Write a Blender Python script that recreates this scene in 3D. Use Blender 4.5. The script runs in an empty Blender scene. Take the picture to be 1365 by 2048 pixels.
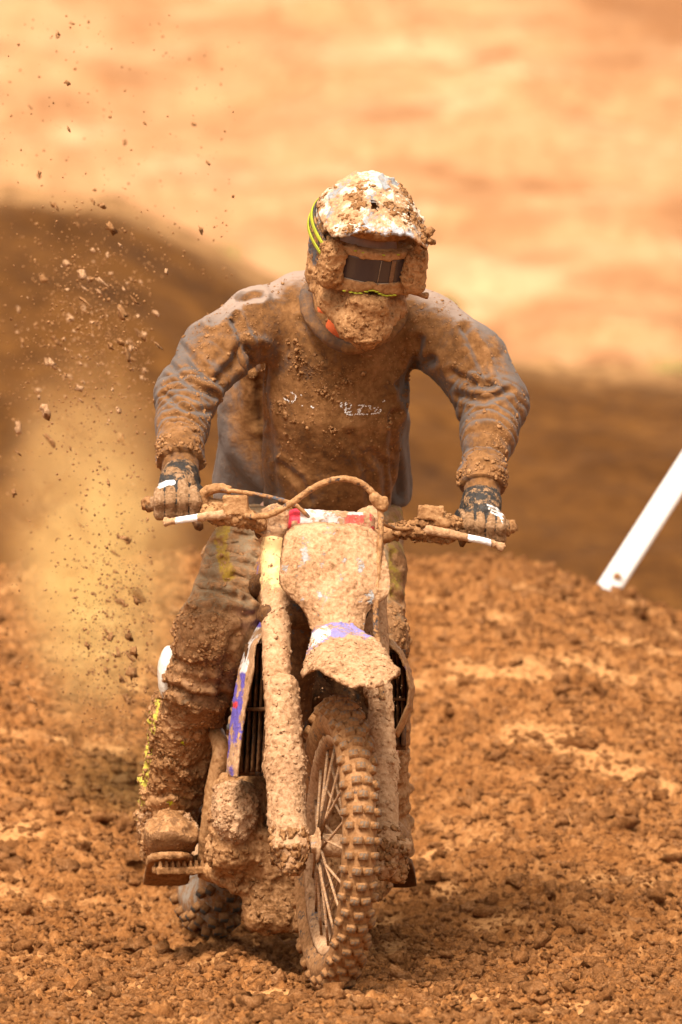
import bpy, math, random
import numpy as np
from mathutils import Matrix, Vector

random.seed(7)
RNG = np.random.default_rng(11)
sc = bpy.context.scene
COL = sc.collection
rad = math.radians

# ------------------------------------------------------------------ camera
PITCH = rad(1.8); DIST = 18.0; FPX = 16200.0          # FPX: focal length in photo pixels (1365 x 2048)
cp, sp = math.cos(PITCH), math.sin(PITCH)
CD = np.array([0, cp, -sp]); CU = np.array([0, sp, cp]); CR = np.array([1.0, 0, 0])
CAMP = -DIST * CD
def W(px, py, Y):
    d = CD + CR * ((px - 682.5) / FPX) + CU * ((1024 - py) / FPX)
    return CAMP + d * ((Y - CAMP[1]) / d[1])
CAMP = CAMP + np.array([0, 0, -W(681, 1985, 0.0)[2]])   # the front wheel stands on z = 0
def proj(P):
    r = P - CAMP
    dep = r @ CD
    return 682.5 + FPX * (r @ CR) / dep, 1024 - FPX * (r @ CU) / dep
cam_d = bpy.data.cameras.new('camera')
cam = bpy.data.objects.new('camera', cam_d); COL.objects.link(cam)
cam.location = CAMP; cam.rotation_euler = (math.pi / 2 - PITCH, 0, 0)
cam_d.sensor_fit = 'VERTICAL'; cam_d.sensor_height = 36; cam_d.sensor_width = 24
cam_d.lens = 36 * FPX / 2048
cam_d.clip_start = 0.5; cam_d.clip_end = 600
cam_d.dof.use_dof = True; cam_d.dof.focus_distance = DIST + 0.25; cam_d.dof.aperture_fstop = 4.8
sc.camera = cam

# ------------------------------------------------------------------ sky, sun, exposure
SUN_EL, SUN_AZ = rad(55), rad(199)                   # azimuth clockwise from +Y: behind the camera, to its left
w = bpy.data.worlds.new('World'); sc.world = w; w.use_nodes = True
nt = w.node_tree; nt.nodes.clear()
sky = nt.nodes.new('ShaderNodeTexSky'); sky.sky_type = 'NISHITA'; sky.sun_disc = False
sky.sun_elevation = SUN_EL; sky.sun_rotation = SUN_AZ; sky.dust_density = 4.0; sky.air_density = 1.0
hs = nt.nodes.new('ShaderNodeHueSaturation'); hs.inputs['Saturation'].default_value = 0.15
mx = nt.nodes.new('ShaderNodeMix'); mx.data_type = 'RGBA'; mx.blend_type = 'MULTIPLY'
mx.inputs['Factor'].default_value = 1.0; mx.inputs['B'].default_value = (1.0, 0.90, 0.79, 1)
bg = nt.nodes.new('ShaderNodeBackground'); bg.inputs['Strength'].default_value = 0.068
wo = nt.nodes.new('ShaderNodeOutputWorld')
nt.links.new(sky.outputs[0], hs.inputs['Color']); nt.links.new(hs.outputs[0], mx.inputs['A'])
nt.links.new(mx.outputs['Result'], bg.inputs['Color']); nt.links.new(bg.outputs[0], wo.inputs['Surface'])
sd = bpy.data.lights.new('sun', 'SUN'); sd.energy = 1.5; sd.angle = rad(20); sd.color = (1.0, 0.90, 0.79)
so = bpy.data.objects.new('sun', sd); COL.objects.link(so)
sdir = Vector((math.sin(SUN_AZ) * math.cos(SUN_EL), math.cos(SUN_AZ) * math.cos(SUN_EL), math.sin(SUN_EL)))
so.rotation_euler = sdir.to_track_quat('Z', 'Y').to_euler(); so.location = (4, -6, 12)
vs = sc.view_settings
vs.view_transform = 'Standard'; vs.look = 'None'; vs.gamma = 1.0; vs.use_curve_mapping = False
vs.exposure = 1.93
sc.cycles.volume_bounces = 4; sc.cycles.max_bounces = 8; sc.cycles.diffuse_bounces = 4

# ------------------------------------------------------------------ numpy helpers: noise
_pr = np.random.default_rng(3)
_perm = _pr.permutation(256).astype(np.int32)
_grad = _pr.normal(size=(256, 3)).astype(np.float32); _grad /= np.linalg.norm(_grad, axis=1)[:, None]
def pn(P, scale=1.0, seed=0):
    P = np.asarray(P, np.float32) * scale + np.float32(seed * 17.31)
    I = np.floor(P).astype(np.int32); F = P - I
    U = F * F * F * (F * (F * 6 - 15) + 10)
    out = 0
    for dx in (0, 1):
        hx = _perm[(I[:, 0] + dx) & 255]; wx = U[:, 0] if dx else 1 - U[:, 0]
        for dy in (0, 1):
            hy = _perm[(hx + I[:, 1] + dy) & 255]; wy = U[:, 1] if dy else 1 - U[:, 1]
            for dz in (0, 1):
                h = _perm[(hy + I[:, 2] + dz) & 255]; wz = U[:, 2] if dz else 1 - U[:, 2]
                g = _grad[h]
                out = out + wx * wy * wz * (g[:, 0] * (F[:, 0] - dx) + g[:, 1] * (F[:, 1] - dy) + g[:, 2] * (F[:, 2] - dz))
    return out * 1.5
def fbm(P, scale, octv=4, seed=0, gain=0.5):
    s = 0; a = 1.0; n = 0
    for o in range(octv):
        s = s + a * pn(P, scale * 2.03 ** o, seed + o); n += a; a *= gain
    return s / n
def sstep(a, b, x):
    t = np.clip((x - a) / (b - a), 0, 1); return t * t * (3 - 2 * t)

# ------------------------------------------------------------------ numpy helpers: signed distances and surface nets
def A(*v): return np.array(v, np.float32)
def smin(a, b, k):
    h = np.clip(0.5 + 0.5 * (b - a) / k, 0, 1); return b + (a - b) * h - k * h * (1 - h)
def smax(a, b, k): return -smin(-a, -b, k)
def cone(P, a, b, r1, r2, flat=None):
    a = np.asarray(a, np.float32); b = np.asarray(b, np.float32); ba = b - a
    t = np.clip(((P - a) @ ba) / max(1e-9, float(ba @ ba)), 0, 1)
    w_ = P - a - t[:, None] * ba
    if flat is not None:
        n, f = flat; n = np.asarray(n, np.float32)
        w_ = w_ + np.outer(w_ @ n, n) * (1 / f - 1)
    return np.linalg.norm(w_, axis=1) - (r1 + (r2 - r1) * t)
def chain(P, pts, rs, k=0.02, flat=None):
    d = None
    for i in range(len(pts) - 1):
        e = cone(P, pts[i], pts[i + 1], rs[i], rs[i + 1], flat)
        d = e if d is None else smin(d, e, k)
    return d
def ell(P, c, r, R=None):
    q = P - np.asarray(c, np.float32)
    if R is not None: q = q @ np.asarray(R, np.float32).T
    r = np.asarray(r, np.float32)
    k0 = np.linalg.norm(q / r, axis=1); k1 = np.linalg.norm(q / (r * r), axis=1)
    return np.where(k1 > 1e-6, k0 * (k0 - 1) / np.maximum(k1, 1e-6), -r.min())
def box(P, c, h, rd=0.005, R=None):
    q = P - np.asarray(c, np.float32)
    if R is not None: q = q @ np.asarray(R, np.float32).T
    q = np.abs(q) - (np.asarray(h, np.float32) - rd)
    return np.linalg.norm(np.maximum(q, 0), axis=1) + np.minimum(q.max(axis=1), 0) - rd
def nets(f, lo, hi, h):
    lo = np.asarray(lo, np.float64); hi = np.asarray(hi, np.float64)
    K = 4
    n = (np.ceil((hi - lo) / (h * K)).astype(int) + 1)
    ax = [lo[i] + (np.arange(n[i]) + 0.5) * h * K - h * 0.5 for i in range(3)]
    G = np.stack(np.meshgrid(*ax, indexing='ij'), -1).reshape(-1, 3).astype(np.float32)
    Cc = f(G).reshape(n)
    D = np.repeat(np.repeat(np.repeat(Cc, K, 0), K, 1), K, 2).astype(np.float32)
    m = np.abs(D) < h * K * 1.6
    idx = np.argwhere(m)
    P = (lo + idx * h).astype(np.float32)
    vals = np.empty(len(P), np.float32)
    for s in range(0, len(P), 400000): vals[s:s + 400000] = f(P[s:s + 400000])
    D[m] = vals
    S = D < 0
    nx, ny, nz = D.shape
    cnt = np.zeros((nx - 1, ny - 1, nz - 1), np.int8)
    for i in (0, 1):
        for j in (0, 1):
            for k in (0, 1): cnt += S[i:nx - 1 + i, j:ny - 1 + j, k:nz - 1 + k]
    act = (cnt > 0) & (cnt < 8)
    ci = np.argwhere(act); vid = -np.ones(act.shape, np.int32); vid[act] = np.arange(len(ci))
    offs = np.array([(i, j, k) for i in (0, 1) for j in (0, 1) for k in (0, 1)])
    cv = np.stack([D[ci[:, 0] + o[0], ci[:, 1] + o[1], ci[:, 2] + o[2]] for o in offs], 1)
    acc = np.zeros((len(ci), 3)); num = np.zeros(len(ci))
    for a_ in range(8):
        for b_ in range(a_ + 1, 8):
            if np.abs(offs[a_] - offs[b_]).sum() != 1: continue
            va, vb = cv[:, a_], cv[:, b_]; c = (va < 0) != (vb < 0)
            t = np.where(c, va / np.where(c, va - vb, 1), 0)
            p = offs[a_] + t[:, None] * (offs[b_] - offs[a_])
            acc[c] += p[c]; num[c] += 1
    V = lo + (ci + acc / np.maximum(num, 1)[:, None]) * h
    Fs = []
    for d_ in range(3):
        u, v = (d_ + 1) % 3, (d_ + 2) % 3
        sl0 = [slice(None)] * 3; sl1 = [slice(None)] * 3
        sl0[d_] = slice(0, -1); sl1[d_] = slice(1, None)
        s0, s1 = S[tuple(sl0)], S[tuple(sl1)]
        for flip in (False, True):
            E = np.argwhere(s0 & ~s1 if not flip else ~s0 & s1)
            E = E[(E[:, u] > 0) & (E[:, v] > 0) & (E[:, u] < D.shape[u] - 1) & (E[:, v] < D.shape[v] - 1)]
            q = []
            for du, dv in ((1, 1), (0, 1), (0, 0), (1, 0)):
                c = E.copy(); c[:, u] -= du; c[:, v] -= dv; q.append(vid[c[:, 0], c[:, 1], c[:, 2]])
            q = np.stack(q, 1)
            if flip: q = q[:, ::-1]
            Fs.append(q)
    F = np.concatenate(Fs); F = F[(F >= 0).all(1)]
    return V, F
def normals(V, F):
    if isinstance(F, list):
        N = 0
        for f in F:
            if len(f): N = N + _nrm(V, f)
    else: N = _nrm(V, F)
    return N / np.maximum(np.linalg.norm(N, axis=1), 1e-12)[:, None]
def _nrm(V, F):
    if F.shape[1] == 4: n = np.cross(V[F[:, 2]] - V[F[:, 0]], V[F[:, 3]] - V[F[:, 1]])
    else: n = np.cross(V[F[:, 1]] - V[F[:, 0]], V[F[:, 2]] - V[F[:, 0]])
    N = np.zeros_like(V)
    for c in range(F.shape[1]):
        for k in range(3): N[:, k] += np.bincount(F[:, c], n[:, k], len(V))
    return N
def polydist(px, py, pts):
    d = np.full(len(px), 1e9); pts = np.asarray(pts, float)
    for a, b in zip(pts[:-1], pts[1:]):
        ba = b - a; t = np.clip(((px - a[0]) * ba[0] + (py - a[1]) * ba[1]) / max(1e-9, ba @ ba), 0, 1)
        d = np.minimum(d, np.hypot(px - a[0] - t * ba[0], py - a[1] - t * ba[1]))
    return d
def sculpt(V, F, lines):
    """press creases (and raise rolled folds beside them) into the front of a cloth mesh"""
    for pts, wd, dep in lines:
        N = normals(V, F); px, py = proj(V)
        m = sstep(0.0, 0.35, -N[:, 1])
        d = polydist(px, py, pts) + 2.2 * pn(V, 30, 5)
        prof = -np.exp(-(d / wd) ** 2) + 0.55 * np.exp(-((np.abs(d) - 1.9 * wd) / wd) ** 2)
        V = V + N * (prof * dep * m)[:, None]
    return V
def ripple(V, F, a, b, nw, amp, t0, t1, seed=0, rmax=0.12):
    """ring wrinkles round a sleeve or trouser leg along a -> b"""
    N = normals(V, F); ba = b - a; t = ((V - a) @ ba) / (ba @ ba)
    d = np.linalg.norm(V - a - np.clip(t, 0, 1)[:, None] * ba, axis=1)
    m = sstep(t0 - .12, t0 + .06, t) * (1 - sstep(t1 - .06, t1 + .1, t)) * (1 - sstep(rmax * .8, rmax, d))
    wv = t * nw + 0.9 * pn(V, 9, seed) + 0.3 * pn(V, 25, seed + 3)
    r = (1 - np.abs(np.sin(np.pi * wv))) ** 1.3
    a_ = amp * (0.55 + 0.9 * (pn(V, 14, seed + 7) + .5))
    return V + N * ((r * -1.0 + .25) * a_ * m)[:, None]
def mudify(V, F, amp=0.003, scale=60, lump=0.0, lscale=45, thr=0.12, seed=0, mask=1.0):
    N = normals(V, F)
    d = amp * fbm(V, scale, 3, seed)
    if lump: d = d + lump * np.clip((fbm(V, lscale, 3, seed + 9) - thr) * 3, 0, 1)
    return V + N * (d * mask)[:, None]

# ------------------------------------------------------------------ mesh and object helpers
ORG = {}
def mesh_data(name, V, F, paint=None, smooth=True):
    me = bpy.data.meshes.new(name)
    Fl = F if isinstance(F, list) else [F]
    Fl = [np.asarray(f, np.int32) for f in Fl if len(f)]
    V = np.asarray(V, np.float32)
    nl = sum(f.size for f in Fl); nf = sum(len(f) for f in Fl)
    me.vertices.add(len(V)); me.loops.add(nl); me.polygons.add(nf)
    me.vertices.foreach_set('co', V.ravel())
    me.loops.foreach_set('vertex_index', np.concatenate([f.ravel() for f in Fl]))
    tot = np.concatenate([np.full(len(f), f.shape[1], np.int32) for f in Fl])
    me.polygons.foreach_set('loop_start', np.concatenate([[0], np.cumsum(tot)[:-1]]).astype(np.int32))
    me.polygons.foreach_set('loop_total', tot)
    me.polygons.foreach_set('use_smooth', np.full(nf, smooth))
    me.update(calc_edges=True)
    if paint is not None:
        at = me.color_attributes.new('paint', 'FLOAT_COLOR', 'POINT')
        p = np.asarray(paint, np.float32)
        if p.ndim == 1: p = np.tile(p, (len(V), 1))
        at.data.foreach_set('color', p.ravel())
    return me
def mk(name, V, F, mat, parent=None, paint=None, smooth=True, kind=None, label=None):
    org = ORG.get(parent.name, np.zeros(3)) if parent else np.zeros(3)
    me = mesh_data(name, np.asarray(V) - org, F, paint, smooth)
    me.materials.append(mat)
    o = bpy.data.objects.new(name, me); COL.objects.link(o)
    if parent: o.parent = parent
    ORG[o.name] = org
    if kind: o['kind'] = kind
    if label: o['label'] = label
    return o
def inst(name, me, M, parent):
    o = bpy.data.objects.new(name, me); COL.objects.link(o); o.parent = parent
    org = ORG.get(parent.name, np.zeros(3))
    M = M.copy(); M.translation = M.translation - Vector(org); o.matrix_local = M
    return o
def thing(name, label, cat, loc, group=None):
    o = bpy.data.objects.new(name, None); COL.objects.link(o); o.location = loc; o.empty_display_size = 0.2
    o['label'] = label; o['category'] = cat
    if group: o['group'] = group
    ORG[o.name] = np.array(loc, float); return o
def tag(o, label, cat, group=None):
    o['label'] = label; o['category'] = cat
    if group: o['group'] = group
    return o

def catmull(pts, rs, n):
    pts = np.asarray(pts, float); rs = np.asarray(rs, float)
    Q = np.hstack([pts, rs[:, None]])
    Q = np.vstack([2 * Q[0] - Q[1], Q, 2 * Q[-1] - Q[-2]])
    out = []
    for i in range(1, len(Q) - 2):
        p0, p1, p2, p3 = Q[i - 1:i + 3]
        t = np.linspace(0, 1, n, endpoint=False)[:, None]
        out.append(0.5 * (2 * p1 + (p2 - p0) * t + (2 * p0 - 5 * p1 + 4 * p2 - p3) * t ** 2 + (3 * p1 - p0 - 3 * p2 + p3) * t ** 3))
    out.append(Q[-2:-1]); R = np.vstack(out); return R[:, :3], np.maximum(R[:, 3], 1e-4)
def tube(pts, rs, seg=12, n=6, smooth=True):
    if np.isscalar(rs): rs = [rs] * len(pts)
    if smooth and len(pts) > 2: P, R = catmull(pts, rs, n)
    else:
        P = []; R = []
        for i in range(len(pts) - 1):
            for t in np.linspace(0, 1, n, endpoint=False): P.append(np.asarray(pts[i]) * (1 - t) + np.asarray(pts[i + 1]) * t); R.append(rs[i] * (1 - t) + rs[i + 1] * t)
        P.append(pts[-1]); R.append(rs[-1]); P = np.array(P); R = np.array(R)
    T = np.gradient(P, axis=0); T /= np.linalg.norm(T, axis=1)[:, None]
    u = np.cross(T[0], [0, 0, 1.0]);
    if np.linalg.norm(u) < .1: u = np.cross(T[0], [0, 1.0, 0])
    V = []; ang = np.linspace(0, 2 * np.pi, seg, endpoint=False)
    for p, r, t in zip(P, R, T):
        u = u - t * (u @ t); u /= np.linalg.norm(u); v = np.cross(t, u)
        V.append(p + r * (np.cos(ang)[:, None] * u + np.sin(ang)[:, None] * v))
    m = len(P); V = np.vstack(V + [P[:1], P[-1:]])
    i, j = np.meshgrid(np.arange(m - 1), np.arange(seg), indexing='ij'); i = i.ravel(); j = j.ravel(); k = (j + 1) % seg
    Q = np.stack([i * seg + j, i * seg + k, (i + 1) * seg + k, (i + 1) * seg + j], 1)
    j = np.arange(seg); k = (j + 1) % seg
    T1 = np.stack([np.full(seg, m * seg), k, j], 1); T2 = np.stack([np.full(seg, m * seg + 1), (m - 1) * seg + j, (m - 1) * seg + k], 1)
    return V, [Q, np.vstack([T1, T2])]
def slab(G, off, hole=None):
    """closed plate from a front grid G (n, m, 3) and an offset to its back (vector or (n, m, 3))"""
    n, m = G.shape[:2]; B = G + off
    V = np.vstack([G.reshape(-1, 3), B.reshape(-1, 3)]); b0 = n * m
    i, j = np.meshgrid(np.arange(n - 1), np.arange(m - 1), indexing='ij'); i = i.ravel(); j = j.ravel()
    q = np.stack([i * m + j, i * m + j + 1, (i + 1) * m + j + 1, (i + 1) * m + j], 1)
    keep = np.ones(len(q), bool)
    if hole is not None: keep = ~hole[:-1, :-1].ravel()
    F = [q[keep], q[keep][:, ::-1] + b0]
    e = [(np.arange(m - 1), np.arange(1, m)), ((n - 1) * m + np.arange(1, m), (n - 1) * m + np.arange(m - 1)),
         (np.arange(1, n) * m, np.arange(n - 1) * m), (np.arange(n - 1) * m + m - 1, np.arange(1, n) * m + m - 1)]
    for a, b in e: F.append(np.stack([b, a, a + b0, b + b0], 1))
    if hole is not None:      # walls of the holes
        H = hole[:-1, :-1]
        for (di, dj, p, q_) in ((0, -1, (0, 0), (1, 0)), (0, 1, (1, 1), (0, 1)), (-1, 0, (0, 1), (0, 0)), (1, 0, (1, 0), (1, 1))):
            nb = np.zeros_like(H); nb[1:-1, 1:-1] = H[1 + di:H.shape[0] - 1 + di, 1 + dj:H.shape[1] - 1 + dj]
            ii, jj = np.nonzero(H & ~nb)
            a = (ii + p[0]) * m + jj + p[1]; b = (ii + q_[0]) * m + jj + q_[1]
            F.append(np.stack([a, b, b + b0, a + b0], 1))
    return V, np.vstack(F)
def ico(sub):
    import bmesh
    bm = bmesh.new(); bmesh.ops.create_icosphere(bm, subdivisions=sub, radius=1.0)
    V = np.array([v.co for v in bm.verts]); F = np.array([[v.index for v in f.verts] for f in bm.faces]); bm.free(); return V, F
ICO1, ICO2, ICO3 = ico(1), ico(2), ico(3)
def rquat(n):
    q = RNG.normal(size=(n, 4)); q /= np.linalg.norm(q, axis=1)[:, None]; w_, x, y, z = q.T
    return np.stack([np.stack([1 - 2 * (y * y + z * z), 2 * (x * y - z * w_), 2 * (x * z + y * w_)], -1),
                     np.stack([2 * (x * y + z * w_), 1 - 2 * (x * x + z * z), 2 * (y * z - x * w_)], -1),
                     np.stack([2 * (x * z - y * w_), 2 * (y * z + x * w_), 1 - 2 * (x * x + y * y)], -1)], 1)
def clods(pos, size, base=ICO2, rough=0.35, squash=None, col=None):
    """merged irregular clods at pos (n,3) with radii size (n)"""
    n = len(pos); bv, bf = base; k = len(bv)
    S = size[:, None] * RNG.uniform(.65, 1.25, (n, 3))
    P = bv[None] * (1 + rough * pn((bv[None] * 1.7 + RNG.uniform(0, 200, (n, 1, 3))).reshape(-1, 3), 1.0).reshape(n, k, 1) * 1.6
                    + rough * .5 * RNG.uniform(-1, 1, (n, k, 1)))
    P = P * S[:, None]
    P = np.einsum('nij,nkj->nki', rquat(n), P)
    if squash is not None: P[:, :, 2] *= squash
    V = (P + pos[:, None]).reshape(-1, 3)
    F = (bf[None] + (np.arange(n) * k)[:, None, None]).reshape(-1, 3)
    pc = None
    if col is not None:
        pc = np.repeat(col, k, 0)
    return V, F, pc
def scatter(V, F, n, smin_, smax_, wfun=None, sink=0.3, power=2.2):
    """sample n points on a mesh, weighted; returns positions and radii"""
    Q = F if not isinstance(F, list) else F[0]
    c = V[Q].mean(1); nr = normals(V, F)[Q[:, 0]]
    if Q.shape[1] == 4: ar = np.linalg.norm(np.cross(V[Q[:, 2]] - V[Q[:, 0]], V[Q[:, 3]] - V[Q[:, 1]]), axis=1)
    else: ar = np.linalg.norm(np.cross(V[Q[:, 1]] - V[Q[:, 0]], V[Q[:, 2]] - V[Q[:, 0]]), axis=1)
    if wfun is not None: ar = ar * np.maximum(wfun(c, nr), 0)
    if ar.sum() <= 0: ar = ar + 1
    i = RNG.choice(len(c), n, p=ar / ar.sum())
    s = smin_ + (smax_ - smin_) * RNG.uniform(0, 1, n) ** power
    bc = RNG.dirichlet(np.ones(Q.shape[1]), n)
    pos = (V[Q[i]] * bc[:, :, None]).sum(1) + nr[i] * (s * sink)[:, None]
    scatter.nr = nr[i]
    return pos, s
def wfront(c, n):        # mud is thrown at surfaces that face the direction of travel
    return (0.05 + sstep(-.1, .8, -n[:, 1])) * (0.15 + np.clip(fbm(c, 9, 3, 4) * 2.4 + .35, 0, 2) ** 2)

# ------------------------------------------------------------------ materials
def lin(r, g, b):
    f = lambda c: (c / 255 / 12.92) if c / 255 <= .04045 else ((c / 255 + .055) / 1.055) ** 2.4
    return (f(r), f(g), f(b))
class NB:
    def __init__(s, name):
        s.m = bpy.data.materials.new(name); s.m.use_nodes = True; s.t = s.m.node_tree; s.t.nodes.clear()
        s.out = s.n('ShaderNodeOutputMaterial')
    def n(s, typ, **kw):
        x = s.t.nodes.new(typ)
        for k, v in kw.items(): setattr(x, k, v)
        return x
    def set(s, sock, v):
        if isinstance(v, bpy.types.NodeSocket): s.t.links.new(v, sock)
        elif v is not None:
            if sock.type == 'RGBA' and len(v) == 3: v = (*v, 1)
            sock.default_value = v
    def noise(s, scale, detail=4, rough=.55, vec=None, dist=0.0):
        x = s.n('ShaderNodeTexNoise'); s.set(x.inputs['Scale'], scale); s.set(x.inputs['Detail'], detail)
        s.set(x.inputs['Roughness'], rough); s.set(x.inputs['Distortion'], dist)
        if vec is not None: s.set(x.inputs['Vector'], vec)
        return x.outputs['Fac']
    def math(s, op, a, b=None, c=None):
        x = s.n('ShaderNodeMath', operation=op); s.set(x.inputs[0], a)
        if b is not None: s.set(x.inputs[1], b)
        if c is not None: s.set(x.inputs[2], c)
        return x.outputs[0]
    def rng(s, v, a, b, c=0.0, d=1.0, smooth=True):
        x = s.n('ShaderNodeMapRange', interpolation_type='SMOOTHSTEP' if smooth else 'LINEAR')
        for i, q in enumerate((v, a, b, c, d)): s.set(x.inputs[i], q)
        return x.outputs[0]
    def mix(s, f, a, b, blend='MIX'):
        x = s.n('ShaderNodeMix', data_type='RGBA', blend_type=blend); s.set(x.inputs['Factor'], f)
        s.set(x.inputs['A'], a); s.set(x.inputs['B'], b); return x.outputs['Result']
    def ramp(s, f, stops):
        x = s.n('ShaderNodeValToRGB'); e = x.color_ramp.elements
        while len(e) < len(stops): e.new(0.5)
        for q, (p, c) in zip(e, stops): q.position = p; q.color = (*c, 1)
        s.set(x.inputs[0], f); return x.outputs[0]
    def bsdf(s, col, rough=.8, spec=.3, bump=None, bstr=.5, bdist=.004, **kw):
        p = s.n('ShaderNodeBsdfPrincipled'); s.set(p.inputs['Base Color'], col); s.set(p.inputs['Roughness'], rough)
        s.set(p.inputs['Specular IOR Level'], spec)
        for k, v in kw.items(): s.set(p.inputs[k.replace('_', ' ')], v)
        if bump is not None:
            b = s.n('ShaderNodeBump'); s.set(b.inputs['Height'], bump); b.inputs['Strength'].default_value = bstr
            b.inputs['Distance'].default_value = bdist; s.t.links.new(b.outputs[0], p.inputs['Normal'])
        s.t.links.new(p.outputs[0], s.out.inputs['Surface']); return s.m
    def obj(s): return s.n('ShaderNodeTexCoord').outputs['Object']

def muddy(name, dark, mid, light, rp=.5, rm=.75, nscale=28, amp=1.0, bstr=.7, fine=150, weave=False, spec=.3, sheen=0.0, wet=.25, soft=.13):
    spec = min(spec, .18)
    """a surface with its own colour (attribute 'paint') under mud whose coverage is the attribute's alpha"""
    b = NB(name); v = b.obj()
    at = b.n('ShaderNodeAttribute', attribute_name='paint')
    n1 = b.noise(nscale, 6, .62, v); n2 = b.noise(fine, 4, .6, v); n3 = b.noise(nscale * 2.7, 5, .6, v, .3)
    s = b.math('ADD', at.outputs['Alpha'], b.math('MULTIPLY', b.math('SUBTRACT', n1, .5), 1.7 * amp))
    s = b.math('ADD', s, b.math('MULTIPLY', b.math('SUBTRACT', n2, .5), .9 * amp))
    mask = b.rng(s, .50 - soft, .50 + soft)
    big = b.math('MULTIPLY', b.math('SUBTRACT', b.noise(8, 3, .5, v, .6), .5), .42)
    mud = b.ramp(b.math('ADD', big, b.math('ADD', b.math('MULTIPLY', n3, .6), b.math('MULTIPLY', n2, .4))), [(.30, dark), (.47, mid), (.66, light)])
    col = b.mix(mask, at.outputs['Color'], mud)
    ro = b.math('ADD', b.math('MULTIPLY', mask, rm - rp), rp)
    ro = b.math('SUBTRACT', ro, b.math('MULTIPLY', b.rng(b.noise(nscale * .6, 3, .5, v), .52, .68), wet))
    h = b.math('ADD', b.math('MULTIPLY', mask, .5), b.math('ADD', b.math('MULTIPLY', n2, .7), b.math('MULTIPLY', n3, 1.1)))
    if weave: h = b.math('ADD', h, b.math('MULTIPLY', b.noise(900, 1, .5, v), .25))
    return b.bsdf(col, ro, spec, h, bstr, .004, **({'Sheen_Weight': sheen, 'Sheen_Roughness': .5} if sheen else {}))
M = {}
M['clay'] = muddy('dried clay over paint', (.16, .076, .028), (.39, .215, .105), (.56, .35, .195), rp=.35, rm=.8)
M['clay_soft'] = muddy('thin clay film', (.15, .064, .021), (.31, .152, .058), (.47, .26, .115), rp=.4, rm=.7, wet=.35)
M['cloth'] = muddy('mud soaked cotton fleece', (.085, .036, .0105), (.165, .072, .021), (.27, .128, .046), rp=.9, rm=.8, nscale=16, amp=.75, bstr=.45, fine=110, weave=True, spec=.15, sheen=.05, wet=.2, soft=.42)
M['trouser'] = muddy('muddy riding trousers', (.085, .038, .0135), (.22, .104, .039), (.38, .20, .09), rp=.75, rm=.75, nscale=22, bstr=.6, fine=120, weave=True, spec=.2, wet=.25, soft=.25)
M['boot'] = muddy('muddy boot leather', (.11, .046, .014), (.30, .142, .052), (.48, .26, .115), rp=.4, rm=.65, bstr=.8, wet=.3)
M['lump'] = muddy('sticky mud lumps', (.11, .045, .0135), (.25, .115, .040), (.41, .215, .09), rp=.7, rm=.7, bstr=.8, wet=.3)
M['glove'] = muddy('muddy glove', (.11, .055, .022), (.24, .13, .06), (.38, .23, .125), rp=.6, rm=.75, nscale=40, bstr=.7)
M['tyre'] = muddy('muddy rubber', (.13, .058, .02), (.25, .115, .04), (.38, .195, .082), rp=.65, rm=.8, nscale=30, amp=.9, bstr=.5)
M['dark'] = muddy('dark metal in mud', (.04, .016, .005), (.09, .037, .012), (.17, .078, .028), rp=.5, rm=.75, bstr=.6)
def flat(name, col, rough=.5, spec=.4, metal=0.0, bscale=None, bstr=.2, var=.12):
    b = NB(name); v = b.obj(); n = b.noise(bscale or 40, 4, .6, v)
    c = b.mix(b.rng(n, .3, .7), tuple(x * (1 - var) for x in col), tuple(min(1, x * (1 + var)) for x in col))
    return b.bsdf(c, rough, spec, n if bscale else None, bstr, .003, Metallic=metal)
M['alu'] = flat('bare aluminium', (.78, .78, .77), .28, .5, .55)
M['rubber'] = flat('black rubber', (.022, .021, .021), .6, .4, 0, 120)
M['steel'] = flat('dull steel', (.45, .42, .38), .4, .5, .8)
M['white'] = flat('white painted timber', (.82, .82, .80), .55, .3, 0, 60, .15, .03)
M['skin'] = flat('skin', (.50, .27, .18), .5, .4)
M['neon'] = flat('neon yellow rubber', (.36, .38, .03), .7, .2)
b = NB('tinted goggle lens'); M['lens'] = b.bsdf((.055, .038, .036), .16, .6, b.noise(30, 3, .5, b.obj()), .05, .002)
b = NB('rolled film'); M['film'] = b.bsdf(b.mix(b.rng(b.noise(60, 5, .6, b.obj()), .4, .6), (.16, .10, .06), (.30, .22, .15)), .2, .6)

# ground: packed orange clay with crumbs
def soil(name, dark, mid, light, pack, s1=7.0, bstr=.8, packed=True, stretch=(1, 1, 1)):
    b = NB(name); mp = b.n('ShaderNodeMapping'); b.set(mp.inputs['Vector'], b.obj()); mp.inputs['Scale'].default_value = stretch
    v = mp.outputs[0]
    n1 = b.noise(s1, 6, .6, v, .2); n2 = b.noise(s1 * 9, 5, .65, v); n3 = b.noise(s1 * 34, 3, .6, v)
    f = b.math('ADD', b.math('MULTIPLY', n1, .35), b.math('ADD', b.math('MULTIPLY', n2, .45), b.math('MULTIPLY', n3, .2)))
    c = b.ramp(f, [(.37, dark), (.52, mid), (.66, light)])
    at = b.n('ShaderNodeAttribute', attribute_name='paint')
    if packed: c = b.mix(b.math('MULTIPLY', at.outputs['Alpha'], b.rng(n2, .30, .55)), c, pack)
    sx = b.n('ShaderNodeSeparateColor'); b.set(sx.inputs[0], at.outputs['Color'])
    c = b.mix(b.math('MULTIPLY', sx.outputs[0], b.rng(n2, .25, .5, .55, 1.0)), c, dark)
    h = b.math('ADD', n2, b.math('MULTIPLY', n3, .55))
    return b.bsdf(c, b.rng(n2, .35, .65, .7, .95), .04, h, bstr, .012)
M['soil'] = soil('crumbled orange soil', (.115, .038, .009), (.315, .130, .040), (.49, .245, .095), (.53, .265, .10))
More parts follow.
